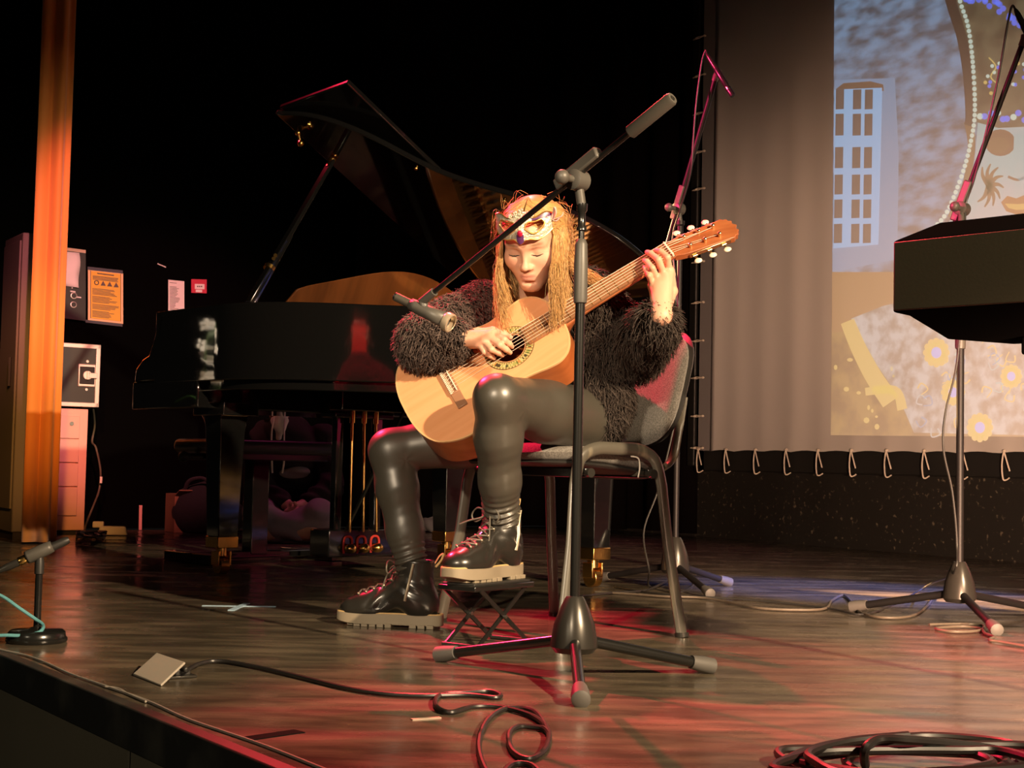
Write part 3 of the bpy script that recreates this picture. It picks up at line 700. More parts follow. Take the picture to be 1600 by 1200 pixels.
pencil_mic('slim microphone at the tip of the raised boom beside the screen edge', ca, W(1145, 150, 5.14),
           [ca, W(1102, 80, 5.2), W(1096, 100, 5.21), W(1088, 160, 5.22), W(1083, 220, 5.23), W(1079, 270, 5.25), W(1062, 330, 5.33), W(1051, 375, 5.38), W(1057, 450, 5.36), W(1066, 560, 5.33), W(1056, 650, 5.33), W(1030, 760, 5.3), W(1006, 830, 5.25), W(1014, 890, 5.2), G(1016, 917, .004)+V3(0, 0, 0), G(1060, 926, .004), G(1085, 910, .004), G(1070, 893, .03)])
b3 = V3(1.372, 4.40, 0); top3 = float(W(1511, 335, 4.40)[2])
A3, B3 = W(1490, 355, 4.45), W(1600, 62, 4.30)
s3, c3, d3 = mic_stand('microphone_stand', 'black tripod microphone stand at the right below the projected mask', b3,
                       [G(1335, 956), G(1556, 992), G(1640, 962)], top3, A3, B3, .05, .11, .93, weight=False, r1=.0115, r2=.0085, m_pole=m_matte)
q = W(1602, 56, 4.3)
mb = MB(); mb.tube([B3-d3*.02, B3, q], [.011, .011, .013], 12); mb.build('microphone_clip', m_grip, s3); reparent(s3)
ca = W(1586, 14, 4.3)
pencil_mic('slim microphone on the boom in the upper right corner of the picture', ca, W(1622, 84, 4.24),
           [ca, W(1581, 10, 4.3), W(1574, 40, 4.31), W(1560, 120, 4.33), W(1540, 210, 4.36), W(1522, 280, 4.4), W(1509, 320, 4.42), W(1507, 400, 4.38), W(1496, 560, 4.36), W(1478, 640, 4.36), W(1474, 700, 4.36), W(1488, 770, 4.37), W(1495, 850, 4.37), W(1490, 895, 4.37), G(1455, 912, .06), G(1405, 940, .006), G(1350, 960, .005), G(1290, 950, .005), G(1180, 938, .005), G(1040, 929, .005), G(960, 917, .005)])
# desk stand at the left
b4 = G(57, 1003); t = thing('microphone_stand', 'short black round-base microphone stand at the left stage edge', 'microphone stand', b4)
mb = MB(); mb.lathe(b4, (0, 0, 1), [(.068, 0), (.071, .004), (.071, .010), (.067, .014), (.066, .024), (.060, .029), (.02, .031), (.012, .036)], 36); mb.build('base', m_blackm, t)
hp4 = float(W(62, 868, b4[1])[2]); mb = MB(); mb.cyl(b4+V3(0, 0, .03), b4+V3(0, 0, hp4-.03), .0085, seg=16); mb.build('pole', m_blackm, t)
mb = MB(); mb.lathe(b4+V3(0, 0, hp4-.045), (0, 0, 1), [(.0085, 0), (.011, .002), (.011, .03), (.008, .045), (.007, .06)], 16); mb.build('pole_collar', m_blackp, t)
ma, mbb = W(14, 885, b4[1]-.02), W(108, 843, b4[1]+.02); d = nrm(mbb-ma); cpt = W(63, 862, b4[1])
mb = MB(); mb.tube([cpt-d*.035, cpt-d*.03, cpt+d*.02, cpt+d*.03], [.0135, .0155, .0145, .0125], 18, cap=False); mb.cyl(b4+V3(0, 0, hp4), cpt-V3(0, 0, .012), .007); mb.build('microphone_clip', m_grip, t, solidify=.002)
reparent(t)
mic4 = thing('microphone', 'small black microphone with a gold ring on the short round-base stand', 'microphone', ma)
L_ = float(np.linalg.norm(mbb-ma))
mb = MB(); mb.lathe(ma, d, [(.0095, L_*.22), (.0105, L_*.3), (.0105, L_*.9), (.0095, L_*.96), (.008, L_)], 18); mb.build('body', m_blackp, mic4)
mb = MB(); mb.lathe(ma, d, [(.0105, L_*.16), (.0112, L_*.17), (.0112, L_*.29), (.0105, L_*.30)], 18); mb.build('gold_ring', m_brass, mic4)
mb = MB(); mb.lathe(ma, d, [(.005, -.03), (.008, -.01), (.0095, 0), (.0095, L_*.16)], 16); mb.build('connector', m_gunm, mic4)
reparent(mic4)
m_teal = mat('teal_cable', (.10, .30, .33), .5)
Yb = b4[1]
mb = MB(); mb.tube(catmull([ma-d*.03, ma-d*.07-V3(0, 0, .02), W(-60, 905, Yb), W(-40, 918, Yb-.04), W(0, 930, Yb-.05), W(30, 950, Yb-.05), W(55, 967, Yb-.03), W(66, 975, Yb-.0), W(67, 982, Yb-.03), W(58, 989, Yb-.045), W(30, 993, Yb-.06), W(0, 993, Yb-.07), W(-70, 1000, Yb-.08), G(-120, 1015, .005)], 10), .0042, 8)
tag(mb.build('microphone_cable', m_teal), 'teal blue microphone cable looped round the short round-base stand', 'cable')

# ------------------------------------------------------------------ loudspeaker at the right
sA = V3(.793, 3.0, 0); sE = nrm(V3(.707, -.707, 0)); sD = V3(.707, .707, 0)
m_spk = mat('speaker_olive_black', (.022, .020, .012), .5, bump=(150, .2, .001))
m_spk2 = mat('speaker_black', (.003, .003, .003), .9, spec=.0)
t = thing('loudspeaker', 'dark olive loudspeaker box cut by the right picture edge in front of the screen', 'loudspeaker', sA+V3(0, 0, .78))
def SPk(e, dd_, z): return sA+sE*e+sD*dd_+V3(0, 0, z)
mb = MB(); zb_, zt_ = .782, .932
prof = [(0, zb_+.0), (0, zt_), (.09, zt_+.045), (.30, zt_+.045), (.30, zb_-.05), (.12, zb_-.05), (.03, zb_-.006)]
n = len(prof); ins = [0, 0, .055, .12, .12, .06, .02]
vs = [SPk(ins[k], prof[k][0], prof[k][1]) for k in range(n)]+[SPk(.56-ins[k], prof[k][0], prof[k][1]) for k in range(n)]
mb.add(vs, [tuple(range(n)), tuple(range(2*n-1, n-1, -1))]+[(i, n+i, n+(i+1) % n, (i+1) % n) for i in range(n)]); mb.build('cabinet', m_spk2, t, bevel=.004)
mb = MB(); mb.box(SPk(.28, -.002, (zb_+zt_)/2), (.55, .006, zt_-zb_-.006), np.stack([sE, sD, V3(0, 0, 1)], 1)); mb.build('front_panel', m_spk, t, bevel=.002)
mb = MB(); mb.box(SPk(.24, .16, zb_-.068), (.05, .05, .04), np.stack([sE, sD, V3(0, 0, 1)], 1)); mb.build('mounting_foot', m_spk2, t, bevel=.006)
mb = MB(); mb.cyl(SPk(.47, .15, zb_-.05), SPk(.47, .15, .02), .017); mb.build('stand_pole', m_blackm, t)
mb = MB(); mb.lathe(SPk(.47, .15, 0), (0, 0, 1), [(.13, 0), (.13, .012), (.03, .03), (.02, .06)], 30); mb.build('stand_base', m_blackm, t)
reparent(t)
# ------------------------------------------------------------------ blended solids (distance field -> one continuous surface)
class SDF:
    def __init__(s, lo, hi, vs):
        s.lo = np.asarray(lo, float); s.vs = vs; s.n = np.ceil((np.asarray(hi, float)-s.lo)/vs).astype(int)+1
        s.d = np.full(s.n, 1.0, np.float32)
    def win(s, lo, hi, m):
        a = np.clip(np.floor((np.asarray(lo)-m-s.lo)/s.vs).astype(int), 0, s.n-1); b = np.clip(np.ceil((np.asarray(hi)+m-s.lo)/s.vs).astype(int)+1, 1, s.n)
        if np.any(b <= a): return None
        ax = [(s.lo[i]+s.vs*np.arange(a[i], b[i])).astype(np.float32) for i in range(3)]
        return tuple(slice(a[i], b[i]) for i in range(3)), ax[0][:, None, None], ax[1][None, :, None], ax[2][None, None, :]
    def put(s, sl, f, k, sub):
        o = s.d[sl]
        if sub: f = -f
        if k > 0:
            h = np.maximum(k-np.abs(o-f), 0)/k; q = h*h*k*.25
        else: q = 0
        s.d[sl] = np.maximum(o, f)+q if sub else np.minimum(o, f)-q
    def cone(s, a, b, ra, rb, k=.01, sub=False):
        a = np.asarray(a, float); b = np.asarray(b, float); r = max(ra, rb)
        w = s.win(np.minimum(a, b)-r, np.maximum(a, b)+r, k+4*s.vs)
        if w is None: return s
        sl, X, Y, Z = w; ab = b-a; L = max(float(ab@ab), 1e-12)
        t = np.clip(((X-a[0])*ab[0]+(Y-a[1])*ab[1]+(Z-a[2])*ab[2])/L, 0, 1)
        f = np.sqrt((X-a[0]-t*ab[0])**2+(Y-a[1]-t*ab[1])**2+(Z-a[2]-t*ab[2])**2)-(ra+(rb-ra)*t)
        s.put(sl, f.astype(np.float32), k, sub); return s
    def chain(s, P, R, k=.01):
        for i in range(len(P)-1): s.cone(P[i], P[i+1], R[i], R[i+1], k)
        return s
    def ell(s, c, rad, R=None, k=.01, sub=False):
        c = np.asarray(c, float); rad = np.asarray(rad, float)*np.ones(3); R = np.eye(3) if R is None else np.asarray(R)
        h = np.sqrt(((R*rad)**2).sum(1)); w = s.win(c-h, c+h, k+4*s.vs)
        if w is None: return s
        sl, X, Y, Z = w; q = [((X-c[0])*R[0, i]+(Y-c[1])*R[1, i]+(Z-c[2])*R[2, i])/rad[i] for i in range(3)]
        k0 = np.sqrt(q[0]**2+q[1]**2+q[2]**2); k1 = np.sqrt((q[0]/rad[0])**2+(q[1]/rad[1])**2+(q[2]/rad[2])**2)
        s.put(sl, (k0*(k0-1)/np.maximum(k1, 1e-6)).astype(np.float32), k, sub); return s
    def cut(s, p, n, lo=None, hi=None):          # remove what lies on the side n points to
        p = np.asarray(p, float); n = nrm(n)
        w = s.win(s.lo if lo is None else lo, s.lo+s.vs*s.n if hi is None else hi, 0)
        sl, X, Y, Z = w; f = (X-p[0])*n[0]+(Y-p[1])*n[1]+(Z-p[2])*n[2]
        s.d[sl] = np.maximum(s.d[sl], f.astype(np.float32)); return s
    def mesh(s):
        d = s.d; d[0], d[-1], d[:, 0], d[:, -1], d[:, :, 0], d[:, :, -1] = 1, 1, 1, 1, 1, 1
        g = d < 0; c = np.zeros(np.array(d.shape)-1, np.int8)
        for i in (0, 1):
            for j in (0, 1):
                for k in (0, 1): c += g[i:g.shape[0]-1+i, j:g.shape[1]-1+j, k:g.shape[2]-1+k]
        A = np.argwhere((c > 0) & (c < 8)); idx = np.full(c.shape, -1, np.int32); idx[A[:, 0], A[:, 1], A[:, 2]] = np.arange(len(A))
        acc = np.zeros((len(A), 3)); cnt = np.zeros(len(A))
        for ax in range(3):
            for u in (0, 1):
                for v in (0, 1):
                    o0 = np.zeros(3, int); o0[(ax+1) % 3] = u; o0[(ax+2) % 3] = v; o1 = o0.copy(); o1[ax] = 1
                    p, q = A+o0, A+o1; da = d[p[:, 0], p[:, 1], p[:, 2]]; db = d[q[:, 0], q[:, 1], q[:, 2]]
                    m = (da < 0) != (db < 0); t = np.where(m, da/np.where(m, da-db, 1), 0)
                    acc[m] += (p+(q-p)*t[:, None])[m]; cnt[m] += 1
        Vv = s.lo+s.vs*acc/cnt[:, None]; F = []
        for ax in range(3):
            a, b = (ax+1) % 3, (ax+2) % 3
            sl0 = [slice(None)]*3; sl1 = [slice(None)]*3; sl0[ax] = slice(0, -1); sl1[ax] = slice(1, None)
            e = np.argwhere(g[tuple(sl0)] != g[tuple(sl1)]); e = e[(e[:, a] > 0) & (e[:, b] > 0)]
            ins = g[e[:, 0], e[:, 1], e[:, 2]]; ua = np.zeros(3, int); ua[a] = 1; ub = np.zeros(3, int); ub[b] = 1
            q = [idx[tuple((e-x).T)] for x in (ua+ub, ub, 0*ua, ua)]
            q = np.stack(q, 1); q[~ins] = q[~ins][:, ::-1]; F.append(q)
        F = np.concatenate(F); F = F[(F >= 0).all(1)]
        vol = np.einsum('ij,ij->i', Vv[F[:, 0]], np.cross(Vv[F[:, 1]], Vv[F[:, 2]])).sum()+np.einsum('ij,ij->i', Vv[F[:, 0]], np.cross(Vv[F[:, 2]], Vv[F[:, 3]])).sum()
        return Vv, (F if vol > 0 else F[:, ::-1])
def normals(Vv, F):
    n = np.cross(Vv[F[:, 2]]-Vv[F[:, 0]], Vv[F[:, 3]]-Vv[F[:, 1]]); N = np.zeros_like(Vv)
    for i in range(4): np.add.at(N, F[:, i], n)
    return N/np.maximum(np.linalg.norm(N, axis=1, keepdims=True), 1e-12)
def relax(Vv, F, it=2, lam=.5, mu=-.52):
    E = np.concatenate([F[:, [i, (i+1) % 4]] for i in range(4)]); E = np.concatenate([E, E[:, ::-1]]); deg = np.bincount(E[:, 0], minlength=len(Vv))[:, None]
    for _ in range(it):
        for w in (lam, mu):
            S_ = np.stack([np.bincount(E[:, 0], Vv[E[:, 1], i], len(Vv)) for i in range(3)], 1); Vv = Vv+w*(S_/np.maximum(deg, 1)-Vv)
    return Vv
def npobj(name, Vv, F, mats, parent=None, col=None, midx=None):
    me = bpy.data.meshes.new(name); F = np.asarray(F, np.int32)
    me.vertices.add(len(Vv)); me.vertices.foreach_set('co', np.asarray(Vv, np.float32).ravel())
    k = F.shape[1]; me.loops.add(F.size); me.loops.foreach_set('vertex_index', F.ravel())
    me.polygons.add(len(F)); me.polygons.foreach_set('loop_start', np.arange(0, F.size, k, dtype=np.int32))
    for m in (mats if isinstance(mats, (list, tuple)) else [mats]): me.materials.append(m)
    me.update(calc_edges=True); me.polygons.foreach_set('use_smooth', [True]*len(F))
    if midx is not None: me.polygons.foreach_set('material_index', np.asarray(midx, np.int32))
    if col is not None:
        ca = me.color_attributes.new('Col', 'FLOAT_COLOR', 'POINT')
        if col.shape[1] == 3: col = np.concatenate([col, np.ones((len(col), 1))], 1)
        ca.data.foreach_set('color', col.astype(np.float32).ravel())
    me.validate(); o = bpy.data.objects.new(name, me); COL.objects.link(o)
    if parent is not None: o.parent = parent
    return o
def sample_surface(Vv, F, n, rng):
    N = np.cross(Vv[F[:, 2]]-Vv[F[:, 0]], Vv[F[:, 3]]-Vv[F[:, 1]]); A = np.linalg.norm(N, axis=1); i = rng.choice(len(F), n, p=A/A.sum())
    u, v = rng.random((2, n, 1)); q = Vv[F[i]]
    return (q[:, 0]*(1-u)+q[:, 1]*u)*(1-v)+(q[:, 3]*(1-u)+q[:, 2]*u)*v, N[i]/A[i][:, None]
def ribbons(P, r, rng):
    """P: (n strands, m points, 3), r: (n, m) radii -> vertices and quads of slim three-sided strands"""
    n, m, _ = P.shape; T = np.gradient(P, axis=1); T /= np.maximum(np.linalg.norm(T, axis=2, keepdims=True), 1e-9)
    x = rng.normal(size=(n, 1, 3)); x = x-(x*T).sum(2, keepdims=True)*T; x /= np.maximum(np.linalg.norm(x, axis=2, keepdims=True), 1e-9); y = np.cross(T, x)
    vs = []
    for k in range(3):
        a = 2*math.pi*k/3; vs.append(P+r[..., None]*(math.cos(a)*x+math.sin(a)*y))
    Vv = np.stack(vs, 2).reshape(-1, 3); b = (np.arange(n)[:, None]*m+np.arange(m-1)[None])*3; F = []
    for k in range(3): F.append(np.stack([b+k, b+(k+1) % 3, b+3+(k+1) % 3, b+3+k], -1).reshape(-1, 4))
    return Vv, np.concatenate(F)

# ------------------------------------------------------------------ classical guitar
GS, GN_ = W(706, 598, 3.69), W(1046, 392, 3.67); GD = nrm(GN_-GS); Gn = V3(-.30, -.79, .54); Gn = nrm(Gn-np.dot(Gn, GD)*GD); Gy = np.cross(Gn, GD)
GL = float(np.linalg.norm(GN_-GS))
def GP(x, y, h=0.0): return GS+GD*x+Gy*y+Gn*h
def gp(px, py, h): return PL(px, py, GS+Gn*h, Gn)
RG = np.stack([GD, Gy, Gn], 1)
m_spr = mat('spruce_top', (.84, .39, .19), .32, coat=.25, var=(6, (.78, .345, .155), .35, .7, (.6, 16, 1)))
m_mah = mat('mahogany_side', (.42, .125, .035), .28, coat=.3, var=(7, (.30, .08, .022), .35, .7, (1, 6, 1)))
m_neck = mat('cedar_neck', (.40, .13, .045), .35, coat=.2, var=(9, (.30, .085, .03), .4, .7, (1, 9, 1)))
m_frb = mat('rosewood_board', (.30, .145, .07), .38, var=(20, (.23, .10, .045), .4, .7, (.4, 8, 1)))
m_bri = mat('rosewood_bridge', (.34, .17, .095), .35); m_bone = mat('bone', (.85, .78, .62), .35)
m_fret = mat('fret_wire', (.85, .68, .38), .25, 1.0); m_bind = mat('cream_binding', (.72, .42, .2), .35)
m_ros = mat('rosette_mosaic', (.5, .4, .2), .4, attr=True); m_pearl = mat('pearl_button', (.86, .80, .66), .25); m_str = mat('nylon_string', (.85, .72, .55), .25, spec=.7)
gtr = thing('classical_guitar', 'pale topped classical guitar resting on the raised thigh', 'guitar', GS)
HW = [(-.140, 0), (-.138, .052), (-.127, .103), (-.102, .146), (-.055, .174), (-.01, .181), (.04, .170), (.085, .145), (.125, .122), (.16, .114), (.195, .118), (.235, .126),
      (.268, .126), (.298, .108), (.318, .072), (.326, .03), (.326, 0)]
Q = catmull([V3(x, y, 0) for x, y in HW], 4); up = [(q[0], max(q[1], 0)) for q in Q]; outg = up+[(x, -y) for x, y in up[-2:0:-1]]
mb = MB(); mb.band(outg, inset(outg, .004), GP, -.094, -.001)
mb.prism(inset(outg, .001), GP, -.0965, -.0935); body = mb.build('body', m_mah, gtr, angle=50)
HX, HR = .172, .043
ang = [math.atan2(y, x-HX) for x, y in outg]; circ = [(HX+HR*math.cos(a), HR*math.sin(a)) for a in ang]
mid = [((o[0]*.5+c[0]*.5), (o[1]*.5+c[1]*.5)) for o, c in zip(outg, circ)]
mb = MB(); mb.band(outg, circ, GP, -.003, .0); mb.build('soundboard', m_spr, gtr, angle=50)
mb = MB(); io = inset(outg, .0035); mb.band([(x*1.0, y) for x, y in inset(outg, -.0008)], io, GP, -.005, .0006); mb.build('binding', m_bind, gtr, angle=50)
mb = MB(); rs = random.Random(2)
for j, (ra, rb, kind) in enumerate(((.0455, .047, 'd'), (.0475, .0525, 'e'), (.0530, .0615, 'm'), (.0620, .0665, 'e'), (.067, .0685, 'd'))):
    n = 96
    for k in range(n):
        a0, a1 = 2*math.pi*k/n, 2*math.pi*(k+1)/n
        c = {'d': (.03, .02, .01), 'e': [(.60, .42, .18), (.22, .20, .06)][k % 2], 'm': rs.choice([(.55, .45, .2), (.10, .13, .03), (.05, .04, .02), (.32, .33, .10), (.45, .2, .05)])}[kind]
        mb.col = (*c, 1)
        mb.add([GP(HX+r_*math.cos(a), r_*math.sin(a), .0008) for r_, a in ((ra, a0), (rb, a0), (rb, a1), (ra, a1))], [(0, 1, 2, 3)])
mb.build('rosette', m_ros, gtr, smooth=False)
mb = MB(); mb.box(GP(.16, -.03, -.092), (.06, .045, .001), RG); mb.build('inside_label', mat('paper_label', (.75, .6, .42), .7), gtr, smooth=False)
mb = MB()
mb.box(GP(-.004, 0, .0045), (.028, .085, .009), RG)
for s in (-1, 1): mb.box(GP(-.004, s*.066, .003), (.027, .05, .006), RG)
brg = mb.build('bridge', m_bri, gtr, bevel=.0015)
mb = MB(); mb.box(GP(.003, 0, .0105), (.0028, .078, .006), RG); mb.build('saddle', m_bone, brg, bevel=.0006)
mb = MB()
for k in range(14): mb.box(GP(-.0135, -.039+.006*k, .0095), (.006, .003, .0012), RG); mb.box(GP(-.008, -.036+.006*k, .0093), (.004, .002, .001), RG)
mb.build('tie_block_inlay', m_bone, brg, smooth=False)
x0_, x1_ = HX+HR+.006, GL
mb = MB(); mb.prism([(x0_, -.0305), (x1_, -.026), (x1_, .026), (x0_, .0305)], GP, .0, .0075); mb.build('fretboard', m_frb, gtr, bevel=.001)
for k in range(1, 20):
    x = GL-GL*(1-2**(-k/12))
    if x < x0_+.004: break
    w = .026+.0045*(GL-x)/(GL-x0_); mb = MB(); mb.cyl(GP(x, -w, .0078), GP(x, w, .0078), .0014, seg=6); mb.build('fret', m_fret, gtr)
mb = MB(); rows = []
for x, w, dp in ((.318, .031, .07), (.335, .031, .05), (.352, .030, .032), (.40, .0292, .024), (GL-.03, .0262, .021), (GL-.002, .026, .020), (GL+.02, .027, .018)):
    rows.append([GP(x, w*math.cos(a), -dp*math.sin(a)*.999+.0) for a in [math.pi*k/12 for k in range(13)]])
mb.grid(rows); mb.build('neck', m_neck, gtr, solidify=.001)
hdir = nrm(GD*math.cos(math.radians(15))-Gn*math.sin(math.radians(15))); hn = np.cross(hdir, Gy)
hn = hn if hn@Gn > 0 else -hn
def HP(x, y, h=0.0): return GP(GL+.004, 0, .002)+hdir*x+Gy*y+hn*h
hs = [(0, .026), (.02, .032), (.04, .035), (.15, .0385), (.165, .040), (.17, .034), (.178, .033), (.181, .024), (.188, .020), (.184, .010), (.192, 0)]
hs = hs+[(x, -y) for x, y in hs[-2::-1]]
mb = MB(); mb.prism(hs, HP, -.018, 0); head_ = mb.build('headstock', m_neck, gtr, bevel=.0015)
mb = MB(); mb.box(GP(GL, 0, .007), (.005, .053, .011), RG); mb.build('nut', m_bone, gtr, bevel=.0008)
RH = np.stack([hdir, Gy, hn], 1)
pegs = []
for s in (1, -1):
    mb = MB(); mb.box(HP(.095, s*.0385, -.009), (.118, .002, .012), RH); mb.build('tuner_plate', m_fret, head_, bevel=.0006)
    for k in range(3):
        x = .048+.042*k; mb = MB()
        mb.cyl(HP(x, s*.018, -.002), HP(x, s*.018, .010), .0042, seg=14); mb.ell(HP(x, s*.018, .011), (.0055, .0055, .004), RH, su=12, sv=8)
        mb.cyl(HP(x, s*.038, -.009), HP(x, s*.052, -.011), .0024, seg=8); mb.cyl(HP(x-.006, s*.0425, -.009), HP(x+.006, s*.0425, -.009), .0035, seg=10)
        pg = mb.build('tuning_peg', m_fret, gtr); pegs.append(HP(x, s*.018, .006))
        mb = MB(); mb.ell(HP(x, s*.060, -.012), (.0105, .0085, .0042), RH, su=14, sv=8); mb.build('peg_button', m_pearl, pg)
for k in range(6):
    y0, y1 = -.0285+.0114*k, -.0215+.0086*k; r_ = .0005 if k < 3 else .0007
    pk = HP(.048+.042*(k if k < 3 else 5-k), -.0165 if k < 3 else .0165, .006)
    mb = MB(); mb.tube([GP(-.010, y0, .010), GP(.003, y0, .0138), GP(GL, y1, .0128), pk], r_, 6); mb.build('string', m_str, gtr)
reparent(gtr)

# ------------------------------------------------------------------ the guitarist
m_skin = mat('skin', (.80, .50, .36), .5, attr=True, sss=.12, bump=(400, .04, .0005))
m_leather = mat('black_leggings', (.055, .050, .039), .40, spec=.8, bump=(16, .06, .004), roughvar=(9, .34, .46))
m_fur = mat('dark_brown_fur', (.035, .026, .022), .75, attr=True, spec=.25)
m_boot = mat('black_boot_leather', (.020, .018, .015), .27, spec=.7, bump=(40, .06, .002))
m_sole = mat('boot_sole', (.26, .215, .15), .6, bump=(50, .2, .002)); m_stitch = mat('welt_stitch', (.62, .42, .18), .6)
m_lace = mat('boot_lace', (.10, .088, .068), .6); m_zip = mat('zip_metal', (.35, .30, .22), .35, .9)
m_hair = mat('blonde_hair', (.58, .33, .12), .38, attr=True, spec=.5); m_white = mat('white_cotton', (.75, .70, .62), .8)
rng = np.random.default_rng(7)
# joints
PEL = V3(.165, 4.0, .575); CHE = W(852, 545, 3.94); NKB = W(842, 466, 3.86)
RSH, LSH = W(752, 482, 3.93), W(922, 462, 3.82)
REL, RWR = W(664, 533, 3.74), gp(714, 531, .052)
LEL, LWR = W(992, 548, 3.83), gp(1034, 494, -.012)
RHI, LHI = V3(.095, 4.03, .555), V3(.225, 3.90, .56)
RKN, LKN = W(610, 704, 3.96), W(777, 622, 3.50)
RHEEL, RA = G(684, 982), nrm(V3(-.95, .24, 0)); LHEEL = V3(.020, 3.715, .158); LA_ = nrm(V3(-.58, -.81, 0))
RAN, LAN = RHEEL+RA*.068+V3(0, 0, .115), LHEEL+LA_*.066+V3(0, 0, .115)
# head frame: hx = towards picture right, hf = where the face looks, hu = up through the crown
yaw, pit_ = math.radians(17), math.radians(33)
hh = V3(-math.sin(yaw), -math.cos(yaw), 0); hf = hh*math.cos(pit_)-V3(0, 0, math.sin(pit_)); hu = hh*math.sin(pit_)+V3(0, 0, math.cos(pit_)); hx = np.cross(hu, hf)*1.0
if hx[0] < 0: hx = -hx
RHd = np.stack([hx, hf, hu], 1); HO = W(821, 394.5, 3.69)-.082*hf+.003*hu
def HL(x, f_, u_): return HO+hx*x+hf*f_+hu*u_

B = SDF((-.56, 3.36, .0), (.50, 4.20, 1.24), .0029)
def hc(a, b, ra, rb, k, sub=False): B.cone(HL(*a), HL(*b), ra, rb, k, sub)
def he(c, rad, k, sub=False): B.ell(HL(*c), rad, RHd, k, sub)
# torso, neck, limbs
B.ell(PEL, (.135, .115, .11), k=.02); B.cone(PEL, CHE, .105, .105, .05); B.ell(CHE+V3(0, .02, .03), (.145, .10, .11), k=.05)
B.cone(RSH+V3(.02, 0, 0), LSH-V3(.02, 0, 0), .05, .05, .05)
B.cone(NKB-V3(0, 0, .03), HL(0, -.015, -.055), .050, .049, .03)
B.chain([RSH, REL, REL*.35+RWR*.65, RWR], [.046, .040, .034, .0245], .015); B.chain([LSH, LEL, LEL*.35+LWR*.65, LWR], [.046, .042, .034, .0245], .015)
B.chain([RHI, RKN, RKN*.6+RAN*.4, RAN], [.075, .042, .038, .030], .02); B.chain([LHI, LKN, LKN*.6+LAN*.4, LAN], [.075, .042, .038, .030], .02)
B.cone(RAN-V3(0, 0, .03), RHEEL+RA*.20+V3(0, 0, .06), .03, .022, .02); B.cone(LAN-V3(0, 0, .03), LHEEL+LA_*.20+V3(0, 0, .06), .03, .022, .02)
# head and face
he((0, -.012, .028), (.073, .092, .072), .01); he((0, .028, -.032), (.058, .060, .076), .03); he((0, .040, .030), (.060, .050, .045), .02)
for s in (-1, 1):
    hc((s*.052, .002, -.050), (s*.014, .072, -.098), .019, .013, .03); he((s*.038, .058, -.030), (.026, .024, .025), .03)
    hc((s*.010, .083, .013), (s*.046, .068, .016), .0085, .007, .014)
    he((s*.075, -.012, -.015), (.008, .018, .032), .006)
he((0, .074, -.097), (.020, .016, .014), .022); he((0, .070, -.066), (.032, .022, .024), .022)
for s in (-1, 1):
    he((s*.031, .096, -.002), (.018, .016, .0105), .012, True)
    he((s*.031, .0685, -.004), (.0155, .0145, .0125), .005)
hc((0, .082, .006), (0, .102, -.034), .0058, .0080, .013); he((0, .1055, -.037), (.0105, .0095, .0085), .008)
for s in (-1, 1):
    he((s*.0115, .0945, -.041), (.0075, .009, .0065), .006); he((s*.006, .1045, -.046), (.0035, .005, .003), .003, True)
he((0, .0880, -.0620), (.017, .0080, .0046), .007); he((0, .0872, -.0718), (.0145, .0080, .0052), .007); he((0, .1010, -.0675), (.019, .0068, .0009), .003, True)
he((0, .088, -.084), (.016, .007, .004), .008, True)
# right hand over the sound hole (picture left), left hand on the neck
def hand(wr, fingers, thumb, rpal, k):
    for F_ in fingers:
        B.cone(wr, F_[0], .021, rpal, .012)
    for a, b in zip(fingers[:-1], fingers[1:]): B.cone(a[0], b[0], rpal, rpal, .006)
    for j, F_ in enumerate(fingers):
        q = [1, 1.03, .98, .86][j]; B.chain(F_, [.0092*q, .0084*q, .0074*q, .0062*q], .0035)
    B.chain([wr*.6+thumb[0]*.4]+thumb, [.017, .0135, .0105, .0092, .0075][:len(thumb)+1], .008)
hand(RWR, [[gp(770, 522, .052), gp(788, 531, .054), gp(796, 537, .034), gp(800, 542, .0165)],
           [gp(764, 527, .057), gp(781, 539, .058), gp(791, 546, .037), gp(797, 551, .0165)],
           [gp(756, 532, .056), gp(768, 546, .055), gp(779, 551, .035), gp(785, 555, .0165)],
           [gp(748, 536, .051), gp(757, 550, .048), gp(766, 556, .031), gp(772, 560, .016)]],
     [gp(746, 521, .034), gp(770, 517, .026), gp(786, 522, .020), gp(797, 527, .015)], .0125, 0)
hand(LWR, [[gp(1046, 424, .000), gp(1043, 402, .036), gp(1033, 393, .036), gp(1025, 391, .0165)],
           [gp(1038, 431, .006), gp(1029, 406, .043), gp(1017, 396, .037), gp(1011, 394, .0165)],
           [gp(1028, 438, .006), gp(1019, 419, .040), gp(1011, 409, .035), gp(1007, 407, .0165)],
           [gp(1020, 447, .000), gp(1014, 431, .032), gp(1009, 421, .030), gp(1007, 417, .016)]],
     [gp(1050, 455, -.034), gp(1048, 428, -.050), gp(1040, 402, -.046)], .0125, 0)
Vv, F = B.mesh(); Vv = relax(Vv, F, 2)
